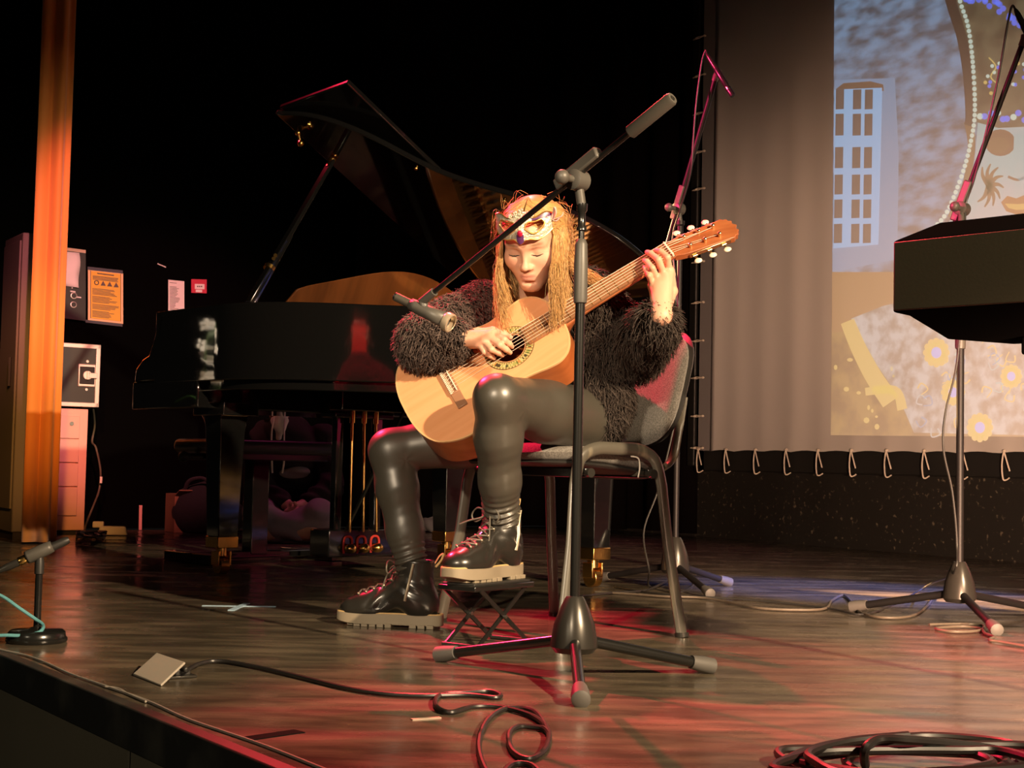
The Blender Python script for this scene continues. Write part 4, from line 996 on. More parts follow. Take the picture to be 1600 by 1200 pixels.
# skin tone, darker lids, lips; shade painted into mouth line and under nose
lx = (Vv-HO)@RHd
col = np.tile(np.array([.74, .40, .27]), (len(Vv), 1))
def blend(c, w): col[:] = col*(1-w[:, None])+np.array(c)*w[:, None]
g_ = lambda c, r: np.exp(-(((lx-np.array(c))/np.array(r))**2).sum(1))
for s in (-1, 1):
    blend((.80, .36, .27), .45*g_((s*.042, .07, -.035), (.022, .04, .018)))
    blend((.62, .33, .22), .55*g_((s*.031, .082, .004), (.017, .02, .006)))
    blend((.22, .12, .06), .80*np.clip(1.6*g_((s*.031, .08, .0195), (.0175, .02, .0036)), 0, 1))
lip = np.clip(2.4*np.exp(-((lx[:, 0]/.022)**4+((lx[:, 2]+.0675)/.0085)**4))-.5, 0, 1)*(lx[:, 1] > .07)
blend((.66, .27, .21), .8*lip); blend((.36, .13, .10), .45*np.exp(-((lx[:, 0]/.019)**4+((lx[:, 2]+.0673)/.0016)**2))*(lx[:, 1] > .07))
blend((.60, .30, .20), .2*g_((0, .1, -.047), (.011, .02, .004)))
person = npobj('person', Vv, F, m_skin, col=col)
tag(person, 'seated guitarist with long blonde hair, dark fuzzy cardigan and black leggings, looking down', 'person')
def head_hit(x, u_, f0=.13):                     # point of the face surface straight in front of (x, u)
    f_ = f0
    while f_ > 0:
        i = np.round((HL(x, f_, u_)-B.lo)/B.vs).astype(int)
        if B.d[tuple(i)] < 0: break
        f_ -= .0008
    return HL(x, f_+.0012, u_)
mb = MB()
for s in (-1, 1):
    mb.tube([head_hit(s*.031+x, -.0085-.0035*(1-(x/.0155)**2)+.0*s) for x in np.linspace(-.0155, .0155, 9)], [.0005, .0011, .0015, .0017, .0018, .0017, .0015, .0011, .0005], 6)
mb.build('eyelash', mat('dark_lash', (.035, .02, .012), .6), person)
bodySDF = B.d; B_lo, B_vs = B.lo, B.vs

# leggings
Lg = SDF((-.50, 3.40, .08), (.42, 4.20, .74), .0034)
Lg.ell(PEL+V3(0, 0, -.015), (.145, .125, .105), k=.02)
Lg.chain([RHI, RHI*.45+RKN*.55, RKN, RKN*.72+RAN*.28, RKN*.4+RAN*.6, RAN+V3(0, 0, .0), RAN-V3(0, 0, .03)], [.092, .076, .056, .056, .049, .040, .038], .025)
Lg.chain([LHI, LHI*.45+LKN*.55, LKN, LKN*.72+LAN*.28, LKN*.4+LAN*.6, LAN, LAN-V3(0, 0, .03)], [.095, .079, .055, .057, .050, .041, .038], .025)
V2, F2 = Lg.mesh(); V2 = relax(V2, F2, 3); N2 = normals(V2, F2)
dsp = np.zeros(len(V2))
for KN, AN, HI in ((RKN, RAN, RHI), (LKN, LAN, LHI)):
    ax = KN-AN; L_ = np.linalg.norm(ax); ax /= L_; rel = V2-AN; t_ = rel@ax; rad = rel-np.outer(t_, ax); dist = np.linalg.norm(rad, axis=1); on = dist < .09
    e1 = nrm(np.cross(ax, V3(0, 1, 0))); e2 = np.cross(ax, e1); th = np.arctan2(rad@e2, rad@e1)
    win = np.exp(-((t_-.058)/.038)**2)*on
    dsp += .0048*np.sin(2*math.pi*t_/.0165+1.1*np.sin(th+.6)+.9*np.sin(2*th))*win
    win = np.exp(-((t_-L_*.55)/.10)**2)*on; dsp += .0003*np.sin(2*math.pi*t_/.032+1.6*np.sin(th*2))*win
    # creases fanning out of the back of the knee
    kb = KN+nrm((HI-KN)/np.linalg.norm(HI-KN)+(AN-KN)/np.linalg.norm(AN-KN))*.045
    q = V2-kb; a_ = np.arctan2(q@V3(0, 0, 1), q@nrm(V3(HI[0]-KN[0], HI[1]-KN[1], 0))); rr = np.linalg.norm(q, axis=1)
    dsp += .0012*np.sin(a_*6+rr*30)*np.exp(-((rr-.045)/.014)**2)
V2 = V2+N2*dsp[:, None]
npobj('leggings', V2, F2, m_leather, person)

# fuzzy cardigan: one body with both sleeves, covered in tufts
Cd = SDF((-.36, 3.46, .46), (.52, 4.22, 1.02), .0050)
Cd.ell(PEL+V3(.01, .02, .05), (.155, .125, .12), k=.03); Cd.cone(PEL+V3(.0, .03, .10), CHE+V3(.0, .05, 0), .125, .12, .05)
Cd.ell(CHE+V3(0, .045, .03), (.165, .10, .12), k=.05); Cd.cone(RSH+V3(.02, .01, 0), LSH+V3(-.02, .01, 0), .058, .058, .05)
Cd.chain([RSH, RSH*.45+REL*.55, REL, REL*.55+RWR*.45, REL*.2+RWR*.8], [.068, .068, .066, .060, .052], .03)
Cd.chain([LSH, LSH*.45+LEL*.55, LEL, LEL*.5+LWR*.5, LEL*.16+LWR*.84], [.064, .064, .060, .056, .048], .03)
Cd.cone(W(925, 560, 3.84), W(946, 655, 3.83), .055, .045, .05); Cd.cone(LSH+V3(.0, .03, -.05), W(940, 600, 3.86), .07, .06, .05)
Cd.cone(NKB+V3(0, -.075, .02), CHE+V3(-.01, -.12, .0), .055, .05, .02, True); Cd.ell(NKB+V3(0, -.02, .05), (.062, .065, .07), k=.015, sub=True)
V3_, F3 = Cd.mesh(); V3_ = relax(V3_, F3, 3)
n = 30000; P0, Nn = sample_surface(V3_, F3, n, rng)
keep = (P0[:, 2] > .47); P0, Nn = P0[keep], Nn[keep]; n = len(P0)
ru = np.clip((-P0[:, 0]+.06)/.16, 0, 1)          # right sleeve (picture left): short curls; left side: long shags
ln = (.013+.010*rng.random(n))*ru+(.016+.018*rng.random(n))*(1-ru)
flow = V3(.15, -.1, -1.0)[None]+.7*rng.normal(size=(n, 3)); flow = flow-(flow*Nn).sum(1, keepdims=True)*Nn; flow /= np.linalg.norm(flow, axis=1, keepdims=True)
curl = rng.normal(size=(n, 3)); curl /= np.linalg.norm(curl, axis=1, keepdims=True)
M_ = 5; tt = np.linspace(0, 1, M_)[None, :, None]
Pt = P0[:, None]-Nn[:, None]*.003+ln[:, None, None]*(Nn[:, None]*(tt*.75)+flow[:, None]*(.35*tt+.75*tt**2)+curl[:, None]*(.30*np.sin(tt*4.2))*ru[:, None, None]+np.array([0, 0, -.25])*tt**2)
wd = (.0019+.0010*rng.random((n, 1)))*np.array([[1, 1.05, .85, .55, .12]])
Vt, Ft = ribbons(Pt, wd, rng)
cb = (np.array([.048, .036, .030])*(1-ru[:, None])+np.array([.095, .068, .058])*ru[:, None])*(0.6+.9*rng.random((n, 1))); colt = np.repeat(cb, M_*3, 0)
cola = np.concatenate([np.tile([.022, .016, .014], (len(V3_), 1)), colt])
npobj('cardigan', np.concatenate([V3_, Vt]), np.concatenate([F3, Ft+len(V3_)]), m_fur, person, col=cola)
# white top showing at the neckline
Tp = SDF(CHE-.16, NKB+.12, .004); Tp.ell(CHE+V3(0, .012, .03), (.125, .096, .105), k=.02); Tp.cone(CHE, NKB-V3(0, 0, .035), .085, .052, .03); Tp.cut(NKB+V3(0, 0, .0), (0, -.25, 1))
Va, Fa = Tp.mesh(); npobj('white_top', relax(Va, Fa, 2), Fa, m_white, person)
mb = MB(); ax = nrm(LWR-LEL); q = LWR-ax*.002; Rr = basis(ax); mb.tube([q+Rr@V3(.0275*math.cos(a), .0275*math.sin(a), .004*math.sin(a*2)) for a in np.linspace(0, 2*math.pi, 28)[:-1]], .0028, 8, closed=True)
mb.build('bracelet', mat('bracelet_cord', (.03, .015, .012), .6), person)

# hair: a cap over the skull and long strands falling on both sides of the face
Hc = SDF(HO-.2, HO+.2, .004); Hc.ell(HL(0, -.018, .031), (.0785, .096, .0745), RHd, k=.01); Hc.ell(HL(0, -.05, -.02), (.070, .058, .085), RHd, k=.04)
Hc.ell(HL(0, .118, -.035), (.066, .085, .082), RHd, k=.012, sub=True)
Vh, Fh = Hc.mesh(); Vh = relax(Vh, Fh, 3); HA = [Vh]; HF = [Fh]; HCc = [np.tile([.50, .28, .10], (len(Vh), 1))]; off = len(Vh)
def strands(P, r0, cbase, cvar):
    global off
    n, m, _ = P.shape; r = r0*np.linspace(1.0, .35, m)[None]*np.ones((n, 1)); a, b = ribbons(P, r, rng)
    HA.append(a); HF.append(b+off); off += len(a)
    c = np.array(cbase)*(1+cvar*rng.normal(size=(n, 1))); HCc.append(np.repeat(np.clip(c, .01, 1), m*3, 0))
def resample(K, m):                               # K: (n, k, 3) control points -> catmull through them
    n, k, _ = K.shape; out = []
    for j in range(m):
        s = j/(m-1)*(k-1); i = min(int(s), k-2); t = s-i
        a, b, c, d = K[:, max(i-1, 0)], K[:, i], K[:, i+1], K[:, min(i+2, k-1)]
        out.append(.5*(2*b+(c-a)*t+(2*a-5*b+4*c-d)*t*t+(3*b-a-3*c+d)*t**3))
    return np.stack(out, 1)
for sd, n in ((-1, 2600), (1, 2800)):
    u = rng.random(n); th = np.radians(52+118*u)                       # azimuth from the face towards the nape
    rj = 1.00+.04*rng.random(n); rx, rf, rz = .079*rj, .098*rj, .076*rj
    K = []
    for ph in (12, 38, 66, 92):
        p = np.radians(ph)
        a0 = th*{12: .15, 38: .5, 66: .84, 92: 1.0}[ph]
        x = sd*rx*np.sin(a0)*math.sin(p)+sd*.004; f_ = rf*np.cos(a0)*math.sin(p)-.018; z = rz*math.cos(p)+.030
        K.append(HO+x[:, None]*hx+f_[:, None]*hf+z[:, None]*hu)
    fall = .15+.11*rng.random(n)+.02*(u > .4)
    pb = K[-1]; front = np.cos(th)
    out_ = (sd*(.012+.014*rng.random(n))-.0*u)
    w1 = pb+np.stack([out_*.2+.003*rng.normal(size=n), -.012*(1-u)+0*u, -fall*.33], 1)
    tgt = pb+np.stack([out_*(.1 if sd > 0 else .2)+.005*rng.normal(size=n), -.030*(1-u)+.005*rng.normal(size=n)+.02*u, -fall*.68], 1)
    end = pb+np.stack([out_*(-.2 if sd > 0 else -.3)+.007*rng.normal(size=n)+(.010 if sd > 0 else .006), -.045*(1-u)+.007*rng.normal(size=n)+.03*u, -fall], 1)
    K += [w1, tgt, end]
    m2 = 1000; az1 = np.radians(64+26*rng.random(m2)); p0 = np.radians(2+66*rng.random(m2)**.8); r2 = 1.015+.05*rng.random(m2); K2 = []
    for f in (0, .34, .7, 1.0):
        az = np.radians(2)+(az1-np.radians(2))*f**.8; p = p0+(np.radians(90)-p0)*f**1.3
        K2.append(HO+(sd*(.079*r2*np.sin(az)*np.sin(p)+.001))[:, None]*hx+(.097*r2*np.cos(az)*np.sin(p)-.018)[:, None]*hf+(.076*r2*np.cos(p)+.031)[:, None]*hu)
    e2_ = K2[-1]; fl = .14+.10*rng.random(m2); o2 = sd*(.010+.012*rng.random(m2))
    for q_, kx in ((.33, .2), (.68, .1), (1.0, .0 if sd > 0 else .1)): K2.append(e2_+np.stack([o2*kx+.007*rng.normal(size=m2)*q_, -.012*q_+.006*rng.normal(size=m2)*q_, -fl*q_], 1))
    P2 = resample(np.stack(K2, 1), 15); P2 = P2+(.004*np.sin(np.linspace(0, 1, 15)[None]*6+6.3*np.floor(az1*30)[:, None]/3.7)*np.linspace(0, 1, 15)[None])[..., None]*hx
    strands(P2, .00105, (.58, .33, .12), .25)
    P = resample(np.stack(K, 1), 15)
    wav = .0045*np.sin(np.linspace(0, 1, 15)[None]*6+6.3*np.floor(u*11)[:, None]/3.7)*np.linspace(0, 1, 15)[None]
    P = P+wav[..., None]*hx+.6*wav[..., None]*hf
    strands(P, .00105, (.56, .32, .115), .25)
# locks over the shoulder at picture right, and loose flyaways
n = 260; a = rng.random(n); st = HO+hx*.074+hf*(-.03)+hu*(-.03)+rng.normal(size=(n, 3))*.008
K = np.stack([HL(.03, -.04, .088)+rng.normal(size=(n, 3))*.006, HL(.076, -.05, .03)+rng.normal(size=(n, 3))*.006, st, W(893, 415, 3.72)+rng.normal(size=(n, 3))*.008, W(918, 430, 3.73)+rng.normal(size=(n, 3))*.008, W(950+0, 452, 3.76)+rng.normal(size=(n, 3))*.010], 1)
strands(resample(K, 12), .0010, (.56, .30, .11), .2)
n = 70; sd = np.where(rng.random(n) < .62, -1, 1); th = np.radians(40+125*rng.random(n)); e = rng.random(n)
b0 = HO+(sd*.080*np.sin(th))[:, None]*hx+(.095*np.cos(th)-.02)[:, None]*hf+(.075*(rng.random(n)*1.0-.1)+.02)[:, None]*hu
K = np.stack([b0, b0+np.stack([sd*(.012+.018*e), .01*rng.normal(size=n), .012*rng.normal(size=n)-.004], 1), b0+np.stack([sd*(.016+.020*e), .015*rng.normal(size=n), .02*rng.normal(size=n)-.03], 1), b0+np.stack([sd*.014, .02*rng.normal(size=n), .02*rng.normal(size=n)-.06], 1)], 1)
strands(resample(K, 9), .0005, (.50, .26, .09), .2)
npobj('hair', np.concatenate(HA), np.concatenate(HF), m_hair, person, col=np.concatenate(HCc))

# boots
def boot(heel, a, parent, lace_seed, zipside):
    b = V3(-a[1], a[0], 0); lat = V3(0, 0, 1)
    def BP(x, y, z): return heel+a*x+b*y+lat*z
    Rb = np.stack([a, b, lat], 1)
    lo = np.minimum(BP(-.05, -.09, 0), BP(.33, .09, .26)); lo = np.minimum(lo, np.minimum(BP(-.05, .09, 0), BP(.33, -.09, .26))); hi = np.maximum(np.maximum(BP(-.05, -.09, 0), BP(.33, .09, .26)), np.maximum(BP(-.05, .09, 0), BP(.33, -.09, .26)))
    s = SDF(lo, hi, .003)
    s.ell(BP(.228, 0, .045), (.052, .045, .036), Rb, .01); s.ell(BP(.185, 0, .052), (.05, .046, .040), Rb, .02)
    s.cone(BP(.19, 0, .048), BP(.095, 0, .095), .038, .046, .03); s.ell(BP(.048, 0, .062), (.050, .038, .055), Rb, .02)
    s.cone(BP(.066, 0, .085), BP(.064, 0, .205), .050, .0475, .03); s.cone(BP(.066, 0, .175), BP(.064, 0, .26), .0435, .043, .0, True)
    s.cut(BP(0, 0, .182), (0, 0, 1)); s.cut(BP(0, 0, .034), (0, 0, -1))
    Vb, Fb = s.mesh(); Vb = relax(Vb, Fb, 2); Nb = normals(Vb, Fb); q = (Vb-heel)@Rb
    Vb = Vb+Nb*(.0026*np.sin(q[:, 0]*150+q[:, 2]*120)*np.exp(-((q[:, 0]-.165)/.022)**2)*(q[:, 2] > .05)+.0022*np.sin(q[:, 2]*170-q[:, 0]*90)*np.exp(-(((q[:, 2]-.105)/.03)**2+((q[:, 0]-.06)/.05)**2)))[:, None]
    bt = npobj('boot', Vb, Fb, m_boot, parent)
    ol = []
    for k in range(64):
        t_ = 2*math.pi*k/64; x = .136-.150*math.cos(t_); w = .036+.014*(1/(1+math.exp(-(x-.14)/.03)))-.006*math.exp(-((x-.11)/.035)**2)
        y = w*math.copysign(abs(math.sin(t_))**.55, math.sin(t_)); ol.append((x, y))
    mb = MB(); mb.prism(ol, lambda x, y, h: BP(x, y, h+(.010*max(0, (x-.22)/.07)**2 if h < .03 else 0)), .007, .036)
    for x in (.010, .034, .058): mb.box(BP(x+.003, 0, .005), (.020, .064+.2*min(x, .04), .010), Rb)
    for k in range(6): mb.box(BP(.128+.0225*k, 0, .005+.008*max(0, (.128+.0225*k-.215)/.06)**2), (.0185, .088-.004*max(0, k-3)**2*1.6, .010), Rb)
    mb.build('sole', m_sole, bt, bevel=.0012)
    mb = MB(); mb.tube([BP(x*1.0, y*1.0, .0375) for x, y in inset(ol, .0025)], .0022, 6, closed=True); mb.build('welt', m_stitch, bt)
    # surface hit along the front of the boot
    def hit(x, y, z, d):
        p = BP(x, y, z)-d*.0
        for _ in range(160):
            i = np.round((p-s.lo)/s.vs).astype(int)
            if np.any(i < 0) or np.any(i >= s.n) : p = p+d*.002; continue
            if s.d[tuple(i)] < 0: break
            p = p+d*.001
        return p-d*.0025
    rows = []
    for k in range(7):
        f = k/6; x, z = .165-.055*f+.07, .085+.085*f
        dv = nrm(-a*(.75+.2*f)-lat*(.65-.62*f)); rows.append([hit(x+.02, y, z+.03*(1-f), dv) for y in (-.021, 0, .021)])
    mb = MB()
    for k in range(6):
        mb.tube(catmull([rows[k][0], (rows[k][1]+rows[k+1][1])/2+a*.004+lat*.003, rows[k+1][2]], 4), .0023, 6); mb.tube(catmull([rows[k][2], (rows[k][1]+rows[k+1][1])/2+a*.002+lat*.003, rows[k+1][0]], 4), .0023, 6)
    tp = rows[6][1]+a*.006; mb.ell(tp, (.007, .007, .006), su=10, sv=6)
    for sg in (-1, 1):
        mb.tube(catmull([tp, tp+b*sg*.025+a*.014+lat*.012, tp+b*sg*.042+a*.016-lat*.006, tp+b*sg*.030+a*.014-lat*.022, tp], 6), .0022, 6)
        mb.tube(catmull([tp, tp+b*sg*.014+a*.016-lat*.012, tp+b*sg*(.040 if sg == lace_seed else .024)+a*.030-lat*(.020 if sg == lace_seed else .055), tp+b*sg*(.062 if sg == lace_seed else .027)+a*.040-lat*(.030 if sg == lace_seed else .085)], 6), .0021, 6)
    mb.build('laces', m_lace, bt)
    for rw in rows:
        for y in (0, 2): mb = MB(); mb.ell(rw[y], (.0045, .0045, .0045), su=8, sv=6); mb.build('eyelet', m_zip, bt)
    zp = [hit(.078-.02*k/5, zipside*.09, .075+.10*k/5, -b*zipside) for k in range(6)]
    mb = MB(); mb.tube(zp, .0042, 8, flat=.6); mb.build('zip', m_zip, bt)
    mb = MB(); hp_ = BP(.010, 0, .165); mb.tube(catmull([hp_, hp_-a*.016+lat*.02, hp_-a*.020+lat*.036, hp_-a*.010+lat*.030, hp_+a*.002+lat*.01], 5), .003, 6, flat=.5)
    mb.build('pull_tab', m_stitch, bt); return bt
boot(RHEEL, RA, person, 0, 1 if np.dot(V3(-RA[1], RA[0], 0), V3(0, -1, 0)) > 0 else -1)
boot(LHEEL, LA_, person, -1, 1)

# carnival half mask pushed up on the forehead
m_silver = mat('embossed_silver', (.70, .64, .50), .34, .55, bump=(170, .9, .003)); m_gold = mat('gold_cord', (.85, .50, .14), .3, .9); m_ruby = mat('red_jewel', (.45, .01, .05), .1, coat=.5)
m_ribbon = mat('ribbon', (.75, .50, .45), .5); m_purple = mat('purple_panel', (.10, .03, .12), .3)
mask = thing('masquerade_mask', 'silver carnival half mask with gold rimmed eye holes pushed up on the forehead', 'mask', HL(0, .09, .066))
def MK(az, el, h=0.0):                            # az across the brow in metres, el up the forehead
    q = az/.092; r_x, r_f = .090+h, .104+h
    z = .069+el; fz = math.sqrt(max(.15, 1-((z-.015)/.112)**2))
    return HL(r_x*math.sin(q), (r_f*math.cos(q))*fz*.98+.004*math.cos(q*2), z)
def hole(x, y): return ((abs(x)-.036)/.023)**2+((y-.004-.06*(abs(x)-.036))/.0125)**2
def top_(x): ax_ = abs(x); return .026+.008*math.exp(-(x/.016)**2)+.004*math.cos(ax_*95)-.14*max(0, ax_-.055)
def bot_(x): ax_ = abs(x); return -.026-.014*math.exp(-(x/.011)**2)+.004*math.cos(ax_*60)+.26*max(0, ax_-.045)
mb = MB(); nx, ny = 96, 40; idx = {}
vs, fs, mi = [], [], []
for i in range(nx+1):
    x = -.084+.168*i/nx
    for j in range(ny+1):
        f = j/ny; y = bot_(x)+(top_(x)-bot_(x))*f; vs.append(MK(x, y, .004+.004*math.exp(-(x/.010)**2)*(1 if y < .0 else .4)))
for i in range(nx):
    for j in range(ny):
        x = -.084+.168*(i+.5)/nx; y = bot_(x)+(top_(x)-bot_(x))*(j+.5)/ny
        if hole(x, y) > 1: fs.append((i*(ny+1)+j, (i+1)*(ny+1)+j, (i+1)*(ny+1)+j+1, i*(ny+1)+j+1)); mi.append(1 if (x > .028 and y > .016) or (abs(x) < .008 and y < -.012) else 0)
mb.add(vs, fs); mb.m = mi; mb.build('face_plate', [m_silver, m_purple], mask, solidify=.0025)
for s in (-1, 1):
    mb = MB(); mb.tube([MK(s*(.036+.024*math.cos(a)), .004+.0135*math.sin(a)*(1+.25*math.sin(3*a))+.06*.024*math.cos(a), .008) for a in np.linspace(0, 2*math.pi, 40)[:-1]], .0022, 8, closed=True); mb.build('eye_rim', m_gold, mask)
mb = MB(); mb.tube([MK(x, top_(x), .006) for x in np.linspace(-.083, .083, 60)], .0020, 6); mb.tube([MK(x, bot_(x), .006) for x in np.linspace(-.083, .083, 60)], .0016, 6); mb.build('edge_cord', m_gold, mask)
mb = MB(); mb.ell(MK(.001, -.008, .012), (.0075, .006, .009), RHd, su=14, sv=10); mb.build('jewel', m_ruby, mask)
mb = MB()
for (x, y, r_) in ((0, .034, .010), (-.014, .031, .008), (.014, .031, .008), (-.027, .027, .006), (.027, .027, .006), (0, .022, .007)):
    for k in range(5):
        a = 2*math.pi*k/5; mb.ell(MK(x+r_*.55*math.cos(a), y+r_*.55*math.sin(a), .009), (r_*.45, .004, r_*.45), RHd, su=8, sv=6)
    mb.ell(MK(x, y, .012), (r_*.3, .004, r_*.3), RHd, su=8, sv=6)
mb.build('crest', m_silver, mask)
mb = MB(); q = MK(.082, .006, .006)
mb.tube(catmull([q, q+hx*.008+hu*.020-hf*.002, q+hx*.013+hu*.034, q+hx*.014+hu*.018, q+hx*.004], 6), .004, 8, flat=.3)
mb.tube(catmull([q, q+hx*.010-hu*.004, q+hx*.016-hu*.002-hf*.01], 6), .004, 8, flat=.4)
mb.tube(catmull([MK(-.082, .006, .004), HL(-.084, -.01, .058), HL(-.055, -.09, .05), HL(0, -.118, .045), HL(.055, -.09, .05), HL(.084, -.01, .058), q], 8), .003, 6, flat=.4); mb.build('ribbon', m_ribbon, mask)
reparent(mask)
# ------------------------------------------------------------------ person crouching behind the bench
Yq = 8.05; q0 = V3((470-800)/2250*Yq, Yq, 0)
m_hood = mat('dark_hoodie', (.016, .010, .010), .9, bump=(60, .3, .004)); m_jean = mat('grey_jeans', (.30, .27, .30), .8, bump=(40, .4, .004))
m_skin2 = mat('skin_plain', (.75, .45, .33), .5)
def QP(px, py, dy=0.0): return W(px, py, Yq+dy)
D = SDF(q0+V3(-.5, -.55, -.01), q0+V3(.5, .45, 1.02), .007)
hipq = V3(q0[0], Yq+.08, .14); chq = V3(q0[0]-.04, Yq+.06, .50); nkq = V3(q0[0]-.10, Yq+.0, .64)
hdq = V3(q0[0]-.135, Yq-.03, .80)
D.ell(hipq, (.15, .12, .12), k=.03); D.cone(hipq, chq, .12, .13, .05); D.cone(chq, nkq, .12, .055, .06); D.cone(nkq, hdq-V3(0, 0, .05), .052, .052, .03)
D.ell(hdq+V3(0, .01, .03), (.076, .095, .10), k=.01); D.ell(hdq+V3(-.01, -.05, -.055), (.055, .055, .06), k=.03); D.cone(hdq+V3(-.01, -.10, .01), hdq+V3(-.012, -.118, -.03), .010, .013, .012)
for s in (-1, 1):
    sh = chq+V3(s*.17, .01, .08); el = V3(q0[0]+s*.19, Yq-.06, .30); wr = V3(q0[0]+.02+s*.05, Yq-.22, .205)
    D.chain([sh, el, wr], [.06, .05, .032], .03); hnd = wr+V3(-s*.03, -.04, -.01); D.cone(wr, hnd, .028, .026, .01)
    for k in range(4): D.cone(hnd+V3(s*(.018-.012*k), -.01, .004), hnd+V3(s*(.006-.012*k)-s*.03, -.06, -.025), .010, .008, .003)
    D.cone(hnd, hnd+V3(-s*.01, -.05, .02), .011, .009, .005)
    kn = V3(q0[0]+s*.16, Yq-.32, .15); an = V3(q0[0]-s*.06, Yq-.36, .06)
    D.chain([hipq+V3(s*.09, 0, -.02), kn, an], [.095, .07, .045], .03); D.cone(an, an+V3(-s*.10, -.04, -.01), .045, .035, .02)
    D.ell(hdq+V3(s*.078, .01, .0), (.01, .02, .03), k=.005)
Vq, Fq = D.mesh(); Vq = relax(Vq, Fq, 2)
p2 = npobj('person', Vq, Fq, m_skin2)
tag(p2, 'person in a dark hoodie and grey jeans sitting on the floor behind the piano bench', 'person')
def cloth(name, build, m, vs=.007):
    D = SDF(q0+V3(-.5, -.55, -.01), q0+V3(.5, .45, 1.02), vs); build(D); a, b = D.mesh(); a = relax(a, b, 2); nn = normals(a, b)
    a = a+nn*(.006*np.sin(a[:, 2]*70+a[:, 0]*25+3*np.sin(a[:, 1]*20)))[:, None]; return npobj(name, a, b, m, p2)
def f_hood(D):
    D.ell(hipq+V3(0, 0, .03), (.165, .14, .11), k=.03); D.cone(hipq+V3(0, 0, .06), chq, .14, .15, .05); D.cone(chq, nkq-V3(0, 0, .02), .14, .085, .06)
    D.ell(nkq+V3(.01, .07, .0), (.12, .08, .07), k=.03)
    for s in (-1, 1):
        sh = chq+V3(s*.17, .01, .08); el = V3(q0[0]+s*.19, Yq-.06, .30); wr = V3(q0[0]+.02+s*.05, Yq-.22, .205); D.chain([sh, el, wr*.9+el*.1], [.078, .066, .048], .03)
    D.cone(nkq+V3(-.01, -.12, .05), nkq+V3(-.01, -.15, -.08), .06, .02, .01, True)
cloth('hoodie', f_hood, m_hood)
def f_jean(D):
    D.ell(hipq-V3(0, 0, .01), (.16, .13, .11), k=.03)
    for s in (-1, 1):
        kn = V3(q0[0]+s*.16, Yq-.32, .15); an = V3(q0[0]-s*.06, Yq-.36, .06); D.chain([hipq+V3(s*.09, 0, -.02), kn, an], [.105, .08, .056], .03)
cloth('jeans', f_jean, m_jean)
def f_hem(D): D.ell(V3(q0[0]-.01, Yq-.055, .375), (.085, .05, .035), k=.02)
def f_shirt(D): D.cone(nkq+V3(0, -.06, .02), nkq+V3(0, -.085, -.07), .05, .02, .02)
cloth('shirt_collar', f_shirt, m_white); cloth('shirt_hem', f_hem, mat('grey_shirt', (.30, .25, .25), .9))
for s in (-.03, .03): mb = MB(); mb.tube(catmull([nkq+V3(s, -.085, .04), nkq+V3(s*1.15, -.135, -.06), nkq+V3(s*1.1+.01, -.165, -.20), nkq+V3(s*.9+.01, -.175, -.27)], 6), .005, 6); mb.build('hood_string', m_white, p2)
def f_hair(D): D.ell(hdq+V3(0, .03, .045), (.088, .095, .105), k=.01); D.ell(hdq+V3(-.01, -.10, -.02), (.065, .07, .085), k=.02, sub=True)
cloth('short_hair', f_hair, mat('dark_hair', (.03, .02, .015), .6))

# ------------------------------------------------------------------ things in the wing at the left
RW_ = np.stack([SN, SU, V3(0, 0, 1)], 1)
WP = S(3, LEFTW, 0)
def wl(px, py, h=.0): return PL(px, py, WP+SU*h, SU)            # a point on the side wall, h out from it
m_pink = mat('metal_cabinet_paint', (.72, .40, .34), .5); m_line = mat('dark_gap', (.01, .01, .01), .7)
# pedestal of drawers
dp = G(131, 834); wD, dD = .42, .42
dc = dp-SN*(wD/2)-SU*(dD/2); hD = .45+(710.5-640)*dp[1]/2250-.0
t = thing('drawer_pedestal', 'pale metal drawer pedestal under the flight case, half hidden by the orange curtain', 'drawer cabinet', dc)
mb = MB(); mb.box(dc+V3(0, 0, hD/2+.01), (wD, dD, hD-.02), RW_); mb.build('body', m_pink, t, bevel=.004)
z = .10
for k, hh_ in enumerate((.135, .135, .135, .165)[::-1]):
    mb = MB(); c = dc+SU*(dD/2+.006)-SN*.012+V3(0, 0, z+hh_/2); mb.box(c, (wD-.075, .014, hh_-.008), RW_); dr = mb.build('drawer', m_pink, t, bevel=.002)
    if k == 3:
        mb = MB(); mb.cyl(c+SN*.125+SU*.007+V3(0, 0, .02), c+SN*.125+SU*.013+V3(0, 0, .02), .012); mb.build('lock', m_steel, dr)
    z += hh_
mb = MB(); mb.box(dc+V3(0, 0, .012), (wD-.03, dD-.03, .024), RW_); mb.build('plinth', m_line, t)
reparent(t)
# flight case on the drawers
m_alu = mat('aluminium_edge', (.70, .62, .58), .4, .6); m_lam = mat('case_laminate', (.02, .018, .016), .4)
fz = hD+.012; fh = .36; wF, dF = .50, .46; fc = dp+SN*.055-SN*(wF/2)-SU*(dF/2-.01)+V3(0, 0, fz)
t = thing('flight_case', 'black flight case with silver edges and butterfly latch on top of the drawers', 'flight case', fc)
mb = MB(); mb.box(fc+V3(0, 0, fh/2), (wF-.01, dF-.01, fh-.01), RW_); mb.build('panel', m_lam, t)
mb = MB()
for sx in (-1, 1):
    for sy in (-1, 1): mb.box(fc+SN*sx*(wF/2-.012)+SU*sy*(dF/2-.012)+V3(0, 0, fh/2), (.026, .026, fh), RW_)
for sz in (.013, fh-.013):
    for s in (-1, 1):
        mb.box(fc+SN*s*(wF/2-.012)+V3(0, 0, sz), (.026, dF, .026), RW_); mb.box(fc+SU*s*(dF/2-.012)+V3(0, 0, sz), (wF, .026, .026), RW_)
mb.build('edge_profile', m_alu, t, bevel=.003)
c = fc+SU*(dF/2)+SN*(wF/2-.075)+V3(0, 0, fh*.5)
